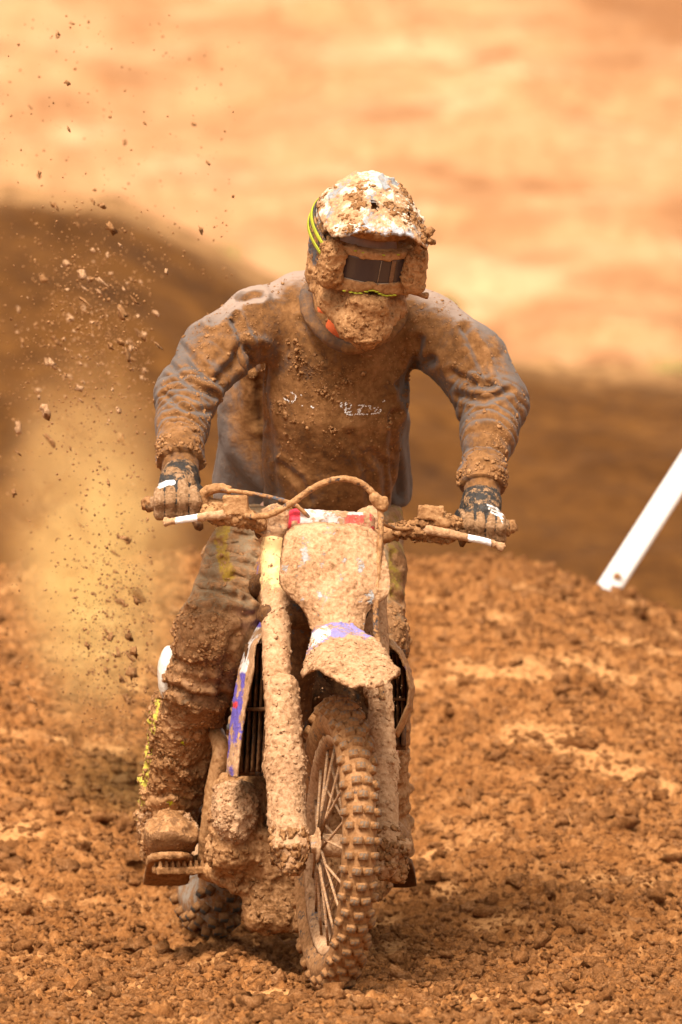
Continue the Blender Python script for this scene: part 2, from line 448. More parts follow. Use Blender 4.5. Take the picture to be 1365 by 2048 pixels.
M['crumb'] = soil('loose soil crumbs', (.11, .038, .0095), (.30, .127, .043), (.52, .275, .125), (.56, .30, .12), s1=18)
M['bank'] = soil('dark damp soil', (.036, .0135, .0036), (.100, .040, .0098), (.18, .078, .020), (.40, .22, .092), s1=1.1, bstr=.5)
M['sand'] = soil('pale dry sand', (.24, .106, .042), (.40, .210, .096), (.48, .290, .150), (.48, .295, .155), s1=.42, bstr=.3, stretch=(1.9, .5, 1))
M['grass'] = flat('dry grass', (.30, .26, .08), .7, .2)

# ------------------------------------------------------------------ terrain
def spread(a, b, st, out, g=1.18):
    x = list(np.arange(a, b + 1e-9, st)); s = st
    while x[-1] < out[1]: s = min(s * g, 4.0); x.append(x[-1] + s)
    s = st
    while x[0] > out[0]: s = min(s * g, 4.0); x.insert(0, x[0] - s)
    return np.array(x)
def zground(X, Y):
    y0 = .75 + 1.15 * np.exp(-((X + .12) / .42) ** 2)
    crest = .735 - .19 * sstep(.42, 1.15, X) - .06 * sstep(-.2, -1.3, X) - .5 * sstep(1.2, 5, np.abs(X))
    z = crest * sstep(0, 1, (Y - y0) / (6.0 - y0)) ** .85
    z = z - (crest + .35) * sstep(6.1, 9.5, Y)
    return z
gx = spread(-1.28, 1.28, .0052, (-70, 70)); 
gy = [-2.0]
while gy[-1] < 7.2: gy.append(gy[-1] + (.0075 if gy[-1] < 2.2 else .0115))
s = .012
while gy[-1] < 40: s = min(s * 1.12, 3.0); gy.append(gy[-1] + s)
s = .0075
while gy[0] > -45: s = min(s * 1.18, 4.0); gy.insert(0, gy[0] - s)
gy = np.array(gy)
XX, YY = np.meshgrid(gx, gy, indexing='ij')
P = np.stack([XX.ravel(), YY.ravel(), np.zeros(XX.size)], 1)
near = ((np.abs(P[:, 0]) < 3) & (P[:, 1] > -4) & (P[:, 1] < 9))
Z = zground(P[:, 0], P[:, 1])
Z = Z + .05 * fbm(P, 1.3, 3, 1) * sstep(-.2, .6, np.hypot(P[:, 0], P[:, 1] * .4)) 
pk = np.zeros(len(P)); q = P[near]
low = fbm(q, 3.1, 3, 8); pkn = sstep(.12, .38, low + .25 * fbm(q * A(1, .5, 1), 9, 2, 3))
mid_ = fbm(q, 9, 3, 21)
cr = np.abs(fbm(q, 26, 3, 31)); cr2 = fbm(q, 55, 3, 41)
hgt = .024 * mid_ + (1 - .72 * pkn) * (.042 * cr + .018 * cr2) + .004 * pkn * pn(q * A(1, 3, 1), 40, 2)
pit = sstep(.16, .42, pn(q * A(1, .55, 1), 15, 77)) * sstep(-.1, .2, pn(q, 4, 78)); hgt -= .040 * pit * (1 - .5 * pkn)
ruts = np.exp(-((q[:, 0] + .01 + .20 * q[:, 1] / 1.4) / .085) ** 2) * (q[:, 1] > -.12) * (q[:, 1] < 2.2); hgt -= .022 * ruts
hgt += .020 * np.exp(-((np.abs(q[:, 0] + .01 + .20 * q[:, 1] / 1.4) - .13) / .05) ** 2) * sstep(-.25, .1, q[:, 1]) * (q[:, 1] < 2.2)
Z[near] += hgt; pk[near] = pkn
P[:, 2] = Z
n_, m_ = XX.shape
i, j = np.meshgrid(np.arange(n_ - 1), np.arange(m_ - 1), indexing='ij'); i = i.ravel(); j = j.ravel()
GF = np.stack([i * m_ + j, (i + 1) * m_ + j, (i + 1) * m_ + j + 1, i * m_ + j + 1], 1)
gp = np.zeros((len(P), 4)); gp[:, 3] = pk
ground = mk('ground', P, GF, M['soil'], None, gp, kind='structure')
GZ = Z.reshape(n_, m_)
def gz(x, y):
    a = np.clip(np.searchsorted(gx, x) - 1, 0, n_ - 2); b_ = np.clip(np.searchsorted(gy, y) - 1, 0, m_ - 2)
    return GZ[a, b_]
def crumbs(n, s0, s1, ylo, yhi, base, pw, name, squash=.75):
    y = ylo + (yhi - ylo) * RNG.uniform(0, 1, n) ** 1.25; x = RNG.uniform(-1, 1, n) * (.86 + .055 * (y + 1))
    q = np.stack([x, y, np.zeros(n)], 1)
    dens = fbm(q, 3.1, 3, 8); keep = RNG.uniform(0, 1, n) < 1 - .5 * sstep(.08, .3, dens + .2 * fbm(q, 9, 2, 5))
    q = q[keep]; s_ = s0 + (s1 - s0) * RNG.uniform(0, 1, len(q)) ** pw
    q[:, 2] = gz(q[:, 0], q[:, 1]) + s_ * .25
    V, F, pc = clods(q, s_, base, .62, squash)
    return mk(name, V, F, M['crumb'], None, np.array([0, 0, 0, 0.]), kind='stuff')
crumbs(52000, .003, .0105, -1.9, 6.8, ICO1, 1.5, 'soil_crumbs')
crumbs(6500, .008, .026, -1.9, 6.8, ICO2, 4.0, 'soil_clods')

# dark bank behind the mound, and the pale hill beyond it
bx = spread(-4, 4, .05, (-60, 60)); by = np.linspace(9.5, 33, 260)
XX, YY = np.meshgrid(bx, by, indexing='ij'); P = np.stack([XX.ravel(), YY.ravel(), np.zeros(XX.size)], 1)
top = np.interp(P[:, 0], [-20, -4, -1.85, -1.2, -.36, .3, .97, 1.86, 4, 20], [2.6, 2.2, 1.98, 1.92, 1.50, 1.18, 1.02, .97, .85, .7])
t = (P[:, 1] - 10) / 16
prof = np.where(P[:, 1] < 26, sstep(0, 1, np.clip(t, 0, 1)) ** .8, 1 - .8 * sstep(26.2, 31, P[:, 1]))
P[:, 2] = -.9 + (top + .9) * prof + .16 * fbm(P, .8, 4, 6) * sstep(9.5, 12, P[:, 1]) + .05 * fbm(P, 3.5, 3, 16)
i, j = np.meshgrid(np.arange(len(bx) - 1), np.arange(len(by) - 1), indexing='ij'); i = i.ravel(); j = j.ravel(); m_b = len(by)
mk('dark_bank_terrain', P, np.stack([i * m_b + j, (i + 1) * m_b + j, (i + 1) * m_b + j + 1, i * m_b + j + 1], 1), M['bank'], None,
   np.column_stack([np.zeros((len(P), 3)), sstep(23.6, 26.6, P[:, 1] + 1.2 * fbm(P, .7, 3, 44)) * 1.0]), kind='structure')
hx = spread(-8, 8, .12, (-120, 120)); hy = np.concatenate([np.arange(28, 80, .2), np.arange(80, 190, 1.2)])
XX, YY = np.meshgrid(hx, hy, indexing='ij'); P = np.stack([XX.ravel(), YY.ravel(), np.zeros(XX.size)], 1)
P[:, 2] = -.4 + .080 * (P[:, 1] - 28) + .0006 * (P[:, 1] - 28) ** 2 + .42 * fbm(P * A(1.5, 1, 1), .22, 4, 3) + .14 * fbm(P * A(1.2, 1, 1), 1.1, 3, 13)
i, j = np.meshgrid(np.arange(len(hx) - 1), np.arange(len(hy) - 1), indexing='ij'); i = i.ravel(); j = j.ravel(); m_b = len(hy)
mk('sand_hill', P, np.stack([i * m_b + j, (i + 1) * m_b + j, (i + 1) * m_b + j + 1, i * m_b + j + 1], 1), M['sand'], None,
   np.column_stack([np.clip(.85 * sstep(.10, .42, fbm(P * A(1, .55, 0), .55, 4, 51) + .10 * sstep(-1, 4, P[:, 0])) * (.35 + .65 * sstep(-3, 3, P[:, 0]))
                            + .55 * sstep(.12, .34, fbm(P * A(.7, 1, 0), 1.1, 3, 57)) + .8 * sstep(64, 72, P[:, 1] + 5 * fbm(P * A(1, 1, 0), .2, 3, 60)) * sstep(1.0, 4.5, P[:, 0]), 0, 1),
                    np.zeros((len(P), 2)), sstep(.05, .35, fbm(P * A(1.1, .6, 0), .5, 4, 22))]), kind='structure')
gv = []; gf = []
for (px, py, wd, n) in ((430, 512, 60, 120), (345, 488, 40, 50), (895, 608, 45, 60), (1350, 740, 40, 80)):
    for k in range(n):
        c = W(px + random.gauss(0, wd * .5), py + random.gauss(10, 5), 26.2 + random.uniform(-.2, .2)); a = random.uniform(0, 6.28); h = random.uniform(.04, .12)
        d = np.array([math.cos(a), math.sin(a), 0]) * .006; l = np.array([random.gauss(0, .03), random.gauss(0, .03), h]); s = len(gv)
        gv += [c - d, c + d, c + l * .6 + d * .6, c + l]; gf.append([s, s + 1, s + 2, s + 3])
mk('dry_grass', np.array(gv), np.array(gf), M['grass'], None, kind='stuff')

# ------------------------------------------------------------------ frames of the motorcycle
def frame(th, la):
    h = np.array([math.sin(th), -math.cos(th), 0]); l = np.array([math.cos(th), math.sin(th), 0]); z = np.array([0, 0, 1.0])
    up = math.cos(la) * z + math.sin(la) * l; lat = math.cos(la) * l - math.sin(la) * z
    return np.stack([lat, -h, up])            # rows: lateral (rider's left), back, up
AX = W(670, 1691, 0.0)                        # front axle
FF = frame(rad(11.0), rad(2.0)); FC = frame(rad(12.0), rad(2.5))
def Bf(v, b_, w_): return AX + np.array([v, b_, w_]) @ FF      # front unit
def Bc(v, b_, w_): return AX + np.array([v, b_, w_]) @ FC      # chassis
def Wp(pts): return [W(*p) for p in pts]
def const_paint(rgb, a): return np.array([*rgb, a])
moto = thing('motorcycle', 'mud caked motocross bike ridden towards the viewer across loose orange soil', 'motorcycle', (-.1, .7, 0.0))
def muddypart(name, V, F, mat, parent, rgb=(.05, .045, .04), cover=.85, amp=.003, scale=60, lump=.004, lscale=45, thr=.12, seed=0, kind=None, label=None, paint=None):
    V2 = mudify(np.asarray(V, float), F, amp, scale, lump, lscale, thr, seed)
    pt = paint(V, normals(V, F)) if paint else const_paint(rgb, cover)
    return mk(name, V2, F, mat, parent, pt, kind=kind, label=label), V2, F
def lumps(parent, V, F, n, s0, s1, wfun=None, mat='lump', power=2.4, base=ICO2, name='mud_lumps', sink=.25):
    pos, s = scatter(V, F, n, s0, s0 + (s1 - s0) * .72, wfun, sink * .5, power)
    v, f, _ = clods(pos, s, base, .62)
    k = len(base[0]); r = v.reshape(n, k, 3) - pos[:, None]; h = np.einsum('nki,ni->nk', r, scatter.nr)
    v = (pos[:, None] + r - .52 * h[:, :, None] * scatter.nr[:, None]).reshape(-1, 3)
    return mk(name, v, f, M[mat], parent, np.array([0, 0, 0, 1.0]), kind='stuff')
def stack(meshes):
    Vs = []; Q = []; T = []; o = 0
    for V, F in meshes:
        for f in (F if isinstance(F, list) else [F]):
            if len(f): (Q if f.shape[1] == 4 else T).append(f + o)
        Vs.append(V); o += len(V)
    return np.vstack(Vs), [np.vstack(x) for x in (Q, T) if x]

# ------------------------------------------------------------------ wheels
def make_wheel(Cw, fr, R, wt, rows, kn, label, side_rgb, tcover, dark=False):
    Mx = Matrix(((*fr[:, 0], Cw[0]), (*fr[:, 1], Cw[1]), (*fr[:, 2], Cw[2]), (0, 0, 0, 1)))
    to = lambda V: np.asarray(V) @ fr + Cw
    wh = bpy.data.objects.new('wheel', None); COL.objects.link(wh); wh.parent = moto; wh['label'] = label; wh.empty_display_size = .1
    wh.location = Vector(Cw - ORG[moto.name]); ORG[wh.name] = np.array(Cw)
    Rc = R - kn; hw = wt / 2 - .006; th = hw * 1.28                # carcass section
    ang = np.linspace(rad(-205), rad(25), 22)
    sec = [(hw * math.cos(a), Rc - th + th * -math.sin(a)) for a in ang]
    rim_r = Rc - 2 * th + .012
    sec = [(-.019, rim_r)] + [(-hw * .72, rim_r + .012)] + sec[2:-2] + [(hw * .72, rim_r + .012), (.019, rim_r)]
    nt_ = 128; t = np.linspace(0, 2 * np.pi, nt_, endpoint=False); ns = len(sec)
    V = np.array([[(x, -r * math.sin(a), r * math.cos(a)) for x, r in sec] for a in t]).reshape(-1, 3)
    i, j = np.meshgrid(np.arange(nt_), np.arange(ns), indexing='ij'); i = i.ravel(); j = j.ravel(); k = (j + 1) % ns
    F = np.stack([i * ns + j, ((i + 1) % nt_) * ns + j, ((i + 1) % nt_) * ns + k, i * ns + k], 1)
    pt = np.zeros((len(V), 4)); pt[:, :3] = side_rgb; r_ = np.hypot(V[:, 1], V[:, 2])
    pt[:, 3] = np.where(r_ > Rc - th * .9, tcover, tcover - .1)
    mk('tyre', mudify(to(V), F, .0035, 40, 0, seed=3), F, M['tyre'], wh, pt)
    # tread blocks: one shared mesh per width, each block an object
    def block(lx, ly, lz):
        v = []; 
        for z, g in ((-.006, 1.08), (lz * .75, 1.0), (lz, .82)):
            v += [(sx * lx * g, sy * ly * g, z) for sx, sy in ((-1, -1), (1, -1), (1, 1), (-1, 1))]
        f = [(8, 9, 10, 11)]
        for l in (0, 4): f += [(l + a, l + (a + 1) % 4, l + 4 + (a + 1) % 4, l + 4 + a) for a in range(4)]
        v = np.array(v, float); p = np.zeros((12, 4)); p[:, :3] = (.16, .125, .092) if not dark else (.085, .075, .066); p[:8, 3] = 1.0; p[8:, 3] = .60 if not dark else .30
        me = mesh_data('tread_block', v, np.array(f), p, smooth=True); me.materials.append(M['tyre']); return me
    ka, kb = block(.0105, .0085, kn), block(.0095, .008, kn)
    n = 0
    for r in range(rows):
        a = 2 * np.pi * r / rows
        spots = [(-.30, ka), (.30, ka)] if r % 2 == 0 else [(-.72, kb), (0.0, ka), (.72, kb)]
        if r % 2 == 0: spots += [(-1.05, kb), (1.05, kb)]
        for s_, me in spots:
            phi = s_ * 1.02                                         # angle round the section
            x = hw * math.sin(phi); rr = Rc - th + th * math.cos(phi)
            loc = Matrix.Rotation(a, 4, 'X') @ Matrix.Translation((x, 0, rr)) @ Matrix.Rotation(phi * .9, 4, 'Y') @ Matrix.Rotation(random.uniform(-.05, .05), 4, 'Z')
            inst('tread_block', me, Mx @ loc, wh)
    # rim, hub, spokes
    rs = [(-.020, rim_r + .002), (-.024, rim_r + .010), (-.021, rim_r - .003), (-.012, rim_r - .016), (.012, rim_r - .016), (.021, rim_r - .003), (.024, rim_r + .010), (.020, rim_r + .002)]
    ns = len(rs); V = np.array([[(x, -r * math.sin(a), r * math.cos(a)) for x, r in rs] for a in t]).reshape(-1, 3)
    i, j = np.meshgrid(np.arange(nt_), np.arange(ns), indexing='ij'); i = i.ravel(); j = j.ravel(); k = (j + 1) % ns
    F = np.stack([i * ns + j, ((i + 1) % nt_) * ns + j, ((i + 1) % nt_) * ns + k, i * ns + k], 1)
    mk('rim', mudify(to(V), F, .002, 60, .0), F, M['clay'], wh, const_paint((.12, .12, .13), .78))
    hubv = tube([(-.055, 0, 0), (-.045, 0, 0), (-.040, 0, 0), (-.030, 0, 0), (.030, 0, 0), (.040, 0, 0), (.045, 0, 0), (.055, 0, 0)], [.018, .020, .040, .026, .026, .040, .020, .018], 24, 3, smooth=False)
    mk('hub', mudify(to(hubv[0]), hubv[1], .003, 50, .003), hubv[1], M['clay'], wh, const_paint((.3, .3, .3), .8))
    sv, sf = tube([(0, 0, 0), (0, 0, 1)], .0031, 8, 4); sme = mesh_data('spoke', sv, sf, np.array([.35, .34, .33, .72])); sme.materials.append(M['clay'])
    for k in range(32):
        side = 1 if k % 2 else -1; a1 = 2 * np.pi * k / 32; a0 = a1 + (.55 if (k // 2) % 2 else -.55)
        p0 = Vector((side * .037, -.034 * math.sin(a0), .034 * math.cos(a0))); p1 = Vector((side * .006, -(rim_r - .012) * math.sin(a1), (rim_r - .012) * math.cos(a1)))
        d = p1 - p0; m = Matrix.Translation(p0) @ d.to_track_quat('Z', 'Y').to_matrix().to_4x4() @ Matrix.Diagonal((1, 1, d.length, 1))
        inst('spoke', sme, Mx @ m, wh)
    dv, df = tube([(.052, 0, 0), (.0525, 0, 0), (.0555, 0, 0), (.056, 0, 0)], [.10, .125, .125, .10], 40, 1, smooth=False)
    mk('brake_disc', to(dv), df, M['clay'], wh, const_paint((.3, .3, .3), .6))
    return wh
make_wheel(AX, FF, .336, .088, 60, .0105, 'knobbly front wheel coated in orange mud', (.06, .05, .045), .80)
RAX = Bc(.0, 1.40, -.0); RAX[2] = .335 + .005
make_wheel(RAX, FC, .338, .128, 52, .019, 'black knobbed rear wheel sinking into soil', (.33, .27, .21), .55, dark=True)

# ------------------------------------------------------------------ fork legs with guards, clamps, bridge
RAKE = math.tan(rad(26))
for sgn in (-1, 1):
    v0 = .112 * sgn + .012
    pts = [Bf(v0 - (.006 if sgn < 0 else 0), .33 * RAKE + .03, .33), Bf(v0, .5 * RAKE + .03, .50), Bf(v0 + (.008 if sgn < 0 else 0), .70 * RAKE + .03, .70)]
    V, F = tube(pts, [.031, .0325, .031], 40, 60)
    def fp(V_, N_, sgn=sgn):
        px, py = proj(V_); p = np.zeros((len(V_), 4)); p[:, :3] = lin(225, 190, 130)
        p[:, 3] = .95
        if sgn < 0: p[:, 3] = 1.0 - .75 * (1 - sstep(1150, 1215, py)) * (1 - sstep(566, 582, px))
        return p
    leg, V, F = muddypart('fork_leg', V, F, M['clay'], moto, amp=.003, scale=42, lump=.003, lscale=60, thr=.12, seed=sgn + 3, paint=fp)
    ORG[leg.name] = ORG[moto.name]
    lumps(leg, V, F, 110, .0015, .0055, lambda c, n: sstep(-.2, .6, -n[:, 1]), 'clay')
    # guard: a bulged half shell in front of the slider
    wdt = .044 if sgn < 0 else .031
    def guard(P_, v0=v0, wdt=wdt):
        q = (P_ - AX) @ FF.T
        d = chain(P_, [Bf(v0, .02, -.015), Bf(v0, .10, .17), Bf(v0, .165, .335)], [wdt * .92, wdt, wdt * .86], .02)
        d = smin(d, cone(P_, Bf(v0 * .93, .0, -.045), Bf(v0 * .93, .02, .02), .026, .034), .015)
        d = smin(d, cone(P_, Bf(v0 * .8, .0, .0), Bf(v0 * 1.25, .0, .0), .019, .019), .012)
        return d
    cc = Bf(v0, .09, .15)
    V, F = nets(guard, cc - A(.09, .16, .25), cc + A(.09, .16, .25), .0036)
    V = mudify(V, F, .003, 45, .006, 26, .16, sgn + 20)
    g, V, F = muddypart('fork_guard', V, F, M['clay'], leg, (.3, .22, .12), .97, .0022, 110, .003, 80, .1, sgn + 7)
    lumps(leg, V, F, 260, .0014, .0060, lambda c, n: sstep(-.2, .6, -n[:, 1]), 'clay')
    lumps(leg, V, F, 60, .005, .012, lambda c, n: sstep(-.2, .6, -n[:, 1]) * (c[:, 2] < AX[2] + .04), 'lump')
    # fork cap and clamp bolt
    cl = Bf(v0 + (.008 if sgn < 0 else 0), .70 * RAKE + .02, .69)
    V, F = nets(lambda P_: smin(cone(P_, cl - A(0, 0, .02), cl + A(0, 0, .022), .036, .035), cone(P_, cl + A(-.02 * sgn, -.03, 0), cl + A(.03 * sgn, -.02, .0), .012, .012), .008), cl - .07, cl + .07, .004)
    muddypart('clamp', V, F, M['clay'], leg, (.12, .11, .10), .72, .002, 80, .004, 60, .1, 5 + sgn)
# lower and upper triple clamps
for hgt_, nm in ((.50, 'lower_triple_clamp'), (.69, 'upper_triple_clamp')):
    V, F = nets(lambda P_: chain(P_, [Bf(-.11, hgt_ * RAKE + .03, hgt_), Bf(0, hgt_ * RAKE + .06, hgt_), Bf(.11, hgt_ * RAKE + .03, hgt_)], [.03, .036, .03], .02), Bf(0, .3, hgt_) - A(.18, .2, .07), Bf(0, .3, hgt_) + A(.18, .2, .07), .006)
    muddypart('triple_clamp', V, F, M['dark'], moto, (.05, .05, .05), .7, .003, 50, .003)

# ------------------------------------------------------------------ front fender
nu, nv = 150, 110
t = np.linspace(0, 1, nu); s = np.linspace(-1, 1, nv)
phi = np.clip((t - .52) / .48, 0, 1) * rad(86)
bk = np.where(t < .52, np.interp(t, [0, .25, .52], [.20, .08, -.13]), -.13 - .235 * np.sin(phi))
hwid = np.where(t < .52, np.interp(t, [0, .12, .25, .40, .52], [.040, .050, .068, .094, .104]), .104 * np.cos(phi) ** .8)
wz = np.interp(bk, [-.37, -.33, -.25, -.13, .08, .20], [.378, .398, .424, .458, .490, .505])
cen = np.interp(t, [0, .4, 1], [.006, .000, -.022])
T_, S_ = np.meshgrid(t, s, indexing='ij')
HW = hwid[:, None]; 
lat = cen[:, None] + S_ * HW
up_ = wz[:, None] - np.where(np.abs(S_) > .72, (np.abs(S_) - .72) * .11, 0) * (1 - sstep(.35, .75, T_)) + .012 * S_ ** 2 * (sstep(.5, .8, T_) * .4 - 1) + .004 * np.cos(S_ * 9) * (1 - T_)
up_ -= .045 * np.clip((np.abs(S_) - .6) / .4, 0, 1) ** 1.5 * (1 - sstep(.45, .75, T_))
bkk = bk[:, None] + 0 * S_
G = np.stack([lat, bkk, up_], -1) @ FF + AX
V, F = slab(G[:, ::-1], -.006 * FF[2])
def fend(V_, N_):
    q = (V_ - AX) @ FF.T; px, py = proj(V_)
    p = np.zeros((len(V_), 4)); p[:, :3] = (.24, .21, .46)
    p[:, 3] = .97
    d1 = polydist(px, py, [(608, 1296), (640, 1268), (700, 1254), (735, 1262)])
    p[:, 3] -= .62 * (1 - sstep(8, 24, d1)) * (N_[:, 2] > .1)
    wht = (polydist(px, py, [(622, 1283), (650, 1264)]) < 12); p[wht, :3] = (.72, .70, .66)
    return p
bf = lambda V_: (proj(V_)[1] > 1285)
V0 = mudify(V, F, .005, 26, .004, 40, .1, 31)
fo, V, F = muddypart('fender', V0, F, M['clay'], moto, amp=.002, scale=120, lump=.002, lscale=90, thr=.1, seed=9, paint=fend, label='front fender thick with pale mud over purple plastic')
ORG[fo.name] = ORG[moto.name]
lumps(fo, V, F, 700, .0012, .0050, lambda c, n: (n[:, 2] > .2) * sstep(1270, 1300, proj(c)[1]), 'clay', 1.6)

# ------------------------------------------------------------------ number plate
rowsP = [  # py, left px, right px, Y
    (1047, 640, 690, .255), (1050, 607, 728, .25), (1056, 588, 748, .245), (1068, 573, 763, .237), (1090, 568, 770, .224), (1125, 563, 777, .205),
    (1160, 561, 782, .187), (1180, 565, 781, .177), (1194, 577, 772, .168), (1206, 592, 754, .162), (1218, 606, 739, .155), (1235, 616, 730, .145), (1262, 624, 728, .128)]
rowsP = np.array(rowsP, float)
pys = np.linspace(1047, 1262, 110)
Lp = np.interp(pys, rowsP[:, 0], rowsP[:, 1]); Rp = np.interp(pys, rowsP[:, 0], rowsP[:, 2]); Yp = np.interp(pys, rowsP[:, 0], rowsP[:, 3])
def sm(x, k=5): return np.convolve(np.pad(x, k, mode='edge'), np.ones(2 * k + 1) / (2 * k + 1), 'valid')
Lp[6:], Rp[6:], Yp = sm(Lp)[6:], sm(Rp)[6:], sm(Yp)
G = np.zeros((110, 110, 3))
for i in range(110):
    for j, s_ in enumerate(np.linspace(-1, 1, 110)):
        px = Lp[i] + (Rp[i] - Lp[i]) * (s_ + 1) / 2
        y = Yp[i] - .034 * (1 - abs(s_) ** 2.4) + .018 * max(0, (1055 - pys[i]) / 8)
        G[i, j] = W(px, pys[i] + 2.5 * s_, y)
V, F = slab(G, np.array([-.004, .020, .002]))
def platep(V_, N_):
    p = np.zeros((len(V_), 4)); p[:, :3] = (.34, .335, .32); p[:, 3] = .84 + .2 * fbm(V_, 12, 2, 3); px, py = proj(V_)
    for (x, y, r) in ((610, 1108, 9), (572, 1140, 10), (682, 1160, 6), (742, 1196, 7), (640, 1190, 5), (690, 1120, 5), (605, 1198, 6), (720, 1140, 4)):
        p[:, 3] -= .5 * np.exp(-((px - x) ** 2 + ((py - y) * .6) ** 2) / r ** 2)
    return p
V0 = mudify(V, F, .004, 22, .0035, 36, .12, 41)
po, V, F = muddypart('number_plate', V0, F, M['clay'], moto, amp=.0016, scale=130, lump=.002, lscale=100, thr=.12, seed=19, paint=platep)
ORG[po.name] = ORG[moto.name]
lumps(po, V, F, 500, .0010, .0040, lambda c, n: sstep(.2, .6, -n[:, 1]) * np.clip(.5 + 2 * fbm(c, 15, 2, 3), .05, 2), 'clay', 2.0)

# ------------------------------------------------------------------ handlebar, pad, controls
bar = [(306, 1007, .372), (350, 1006, .352), (402, 1006, .334), (440, 1012, .325), (480, 1024, .322), (525, 1046, .325), (580, 1068, .335), (665, 1078, .35),
       (760, 1072, .355), (800, 1062, .36), (850, 1050, .372), (895, 1046, .392), (930, 1048, .412), (970, 1051, .430), (1008, 1054, .448)]
V, F = tube(Wp(bar), [.014] * 3 + [.0145] * 2 + [.017, .019, .02, .019, .017] + [.015] * 2 + [.014] * 3, 20, 14)
hb, V, F = muddypart('handlebar', V, F, M['clay_soft'], moto, (.05, .05, .05), .9, .003, 60, .004, 50, .1, 3)
ORG[hb.name] = ORG[moto.name]
lumps(hb, V, F, 160, .002, .008, lambda c, n: 1 * ((proj(c)[0] > 500) & (proj(c)[0] < 900)), 'lump')
for pts in ([(297, 1008, .374), (340, 1006, .356), (398, 1006, .336)], [(920, 1047, .405), (965, 1051, .428), (1014, 1055, .452)]):
    V, F = tube(Wp(pts), [.0175, .0165, .0175], 20, 8)
    muddypart('grip', V, F, M['glove'], hb, (.03, .03, .03), .7, .001, 80, .002)
    e = W(*(pts[0] if pts[0][0] < 500 else pts[2]))
    V, F = clods(e[None], np.array([.019]), ICO3, .25)[:2]
    mk('bar_end', V, F, M['lump'], hb, const_paint((.1, .08, .05), 1))
    fl = W(*(pts[2] if pts[0][0] < 500 else pts[0])); ax_ = (W(*pts[2]) - W(*pts[0])); ax_ /= np.linalg.norm(ax_)
    V, F = tube([fl - ax_ * .006, fl - ax_ * .003, fl + ax_ * .003, fl + ax_ * .006], [.024, .034, .034, .026], 24, 1, smooth=False)
    muddypart('grip_flange', V, F, M['glove'], hb, (.025, .022, .02), .42, .001, 80, .001)
V, F = nets(lambda P_: box(P_, W(663, 1046, .305), (.098, .030, .026), .016, [[1, .05, -.055], [-.05, 1, -.3], [.05, .3, 1]]), W(663, 1046, .305) - A(.13, .07, .07), W(663, 1046, .305) + A(.13, .07, .07), .003)
def padp(V_, N_):
    px, py = proj(V_); p = np.zeros((len(V_), 4)); p[:, :3] = (.72, .60, .55); p[:, 3] = .52 + .8 * fbm(V_, 30, 2, 4)
    m = px < 602; p[m, :3] = (.72, .045, .075); p[m, 3] = .36 + .8 * fbm(V_[m], 34, 2, 9)
    m = px > 738; p[m, :3] = (.70, .06, .07); p[m, 3] = .35
    m = (py > 1030) & (px > 690) & ~m; p[m, :3] = (.55, .10, .07); return p
muddypart('bar_pad', V, F, M['clay'], hb, amp=.002, scale=60, lump=.002, lscale=70, thr=.12, seed=4, paint=padp, label='pink and white handlebar pad flecked with mud')
def lever(pts, i0, i1, lo, hi):
    V, F = tube(Wp(pts), [.012, .011, .0095, .0085, .008, .008, .0115], 14, 10)
    px, py = proj(V)
    p = np.zeros((len(V), 4)); p[:, :3] = (.85, .84, .83); p[:, 3] = np.where((px > lo) & (px < hi), -.6, 1.1)
    mk('lever', mudify(V, F, .002 * 1.0, 80, .003, 60, .1, 3, (p[:, 3] > 0) * 1.0), F, M['clay'], hb, p)
lever([(474, 1026, .285), (440, 1030, .275), (412, 1033, .262), (390, 1036, .256), (362, 1040, .255), (342, 1043, .258), (331, 1044, .262)], 0, 0, 352, 394)
lever([(846, 1058, .335), (880, 1064, .325), (915, 1071, .325), (938, 1076, .33), (968, 1082, .338), (990, 1089, .346), (1006, 1095, .352)], 0, 0, 937, 982)
for bx_, sz, tilt in (((472, 1010, .29), (.028, .024, .022), -.04), ((862, 1026, .345), (.029, .022, .016), .06)):
    c = W(*bx_); R_ = [[1, 0, -tilt], [0, 1, 0], [tilt, 0, 1]]
    V, F = nets(lambda P_: smin(box(P_, c, sz, .004, R_), smin(cone(P_, c + A(-.02, .02, -.028), c + A(.035, .03, -.03), .019, .017), cone(P_, c + A(.02, -.01, -.02), c + A(.035, -.012, -.024), .013, .011), .01), .007), c - A(.08, .08, .08), c + A(.08, .08, .08), .003)
    muddypart('brake_reservoir' if bx_[0] < 600 else 'clutch_perch', V, F, M['clay_soft'], hb, (.06, .055, .05), 1.0, .0015, 90, .0025, 60, .1, 3)
c = W(870, 1050, .36)
V, F = nets(lambda P_: smin(chain(P_, Wp([(800, 1060, .345), (845, 1058, .35), (885, 1052, .375), (925, 1055, .39)]), [.016, .02, .024, .02], .02), ell(P_, W(888, 1066, .35), (.028, .02, .024)), .02) , c - A(.13, .1, .08), c + A(.12, .1, .08), .004)
cl_, V, F = muddypart('clutch_mount', V, F, M['clay_soft'], hb, (.05, .05, .05), 1.0, .004, 60, .008, 60, .08, 13)
lumps(hb, V, F, 260, .003, .011, None, 'lump', 1.8)
c = W(455, 1012, .30)
V, F = tube(Wp([(410, 1016, .325), (407, 992, .318), (420, 980, .312), (440, 976, .306), (462, 981, .30)]), [.013, .0125, .012, .011, .009], 14, 10)
muddypart('throttle_tube', V, F, M['clay_soft'], hb, (.03, .03, .03), .75, .002, 70, .003)
V, F = nets(lambda P_: chain(P_, Wp([(412, 1024, .30), (440, 1030, .30), (480, 1034, .295), (520, 1048, .31)]), [.014, .017, .02, .017], .02), c - A(.09, .06, .07), c + A(.11, .08, .06), .004)
ct, V, F = muddypart('throttle_housing', V, F, M['clay_soft'], hb, (.05, .05, .05), 1.0, .003, 60, .006, 60, .08, 23)
lumps(hb, V, F, 160, .002, .007, None, 'lump', 1.8)
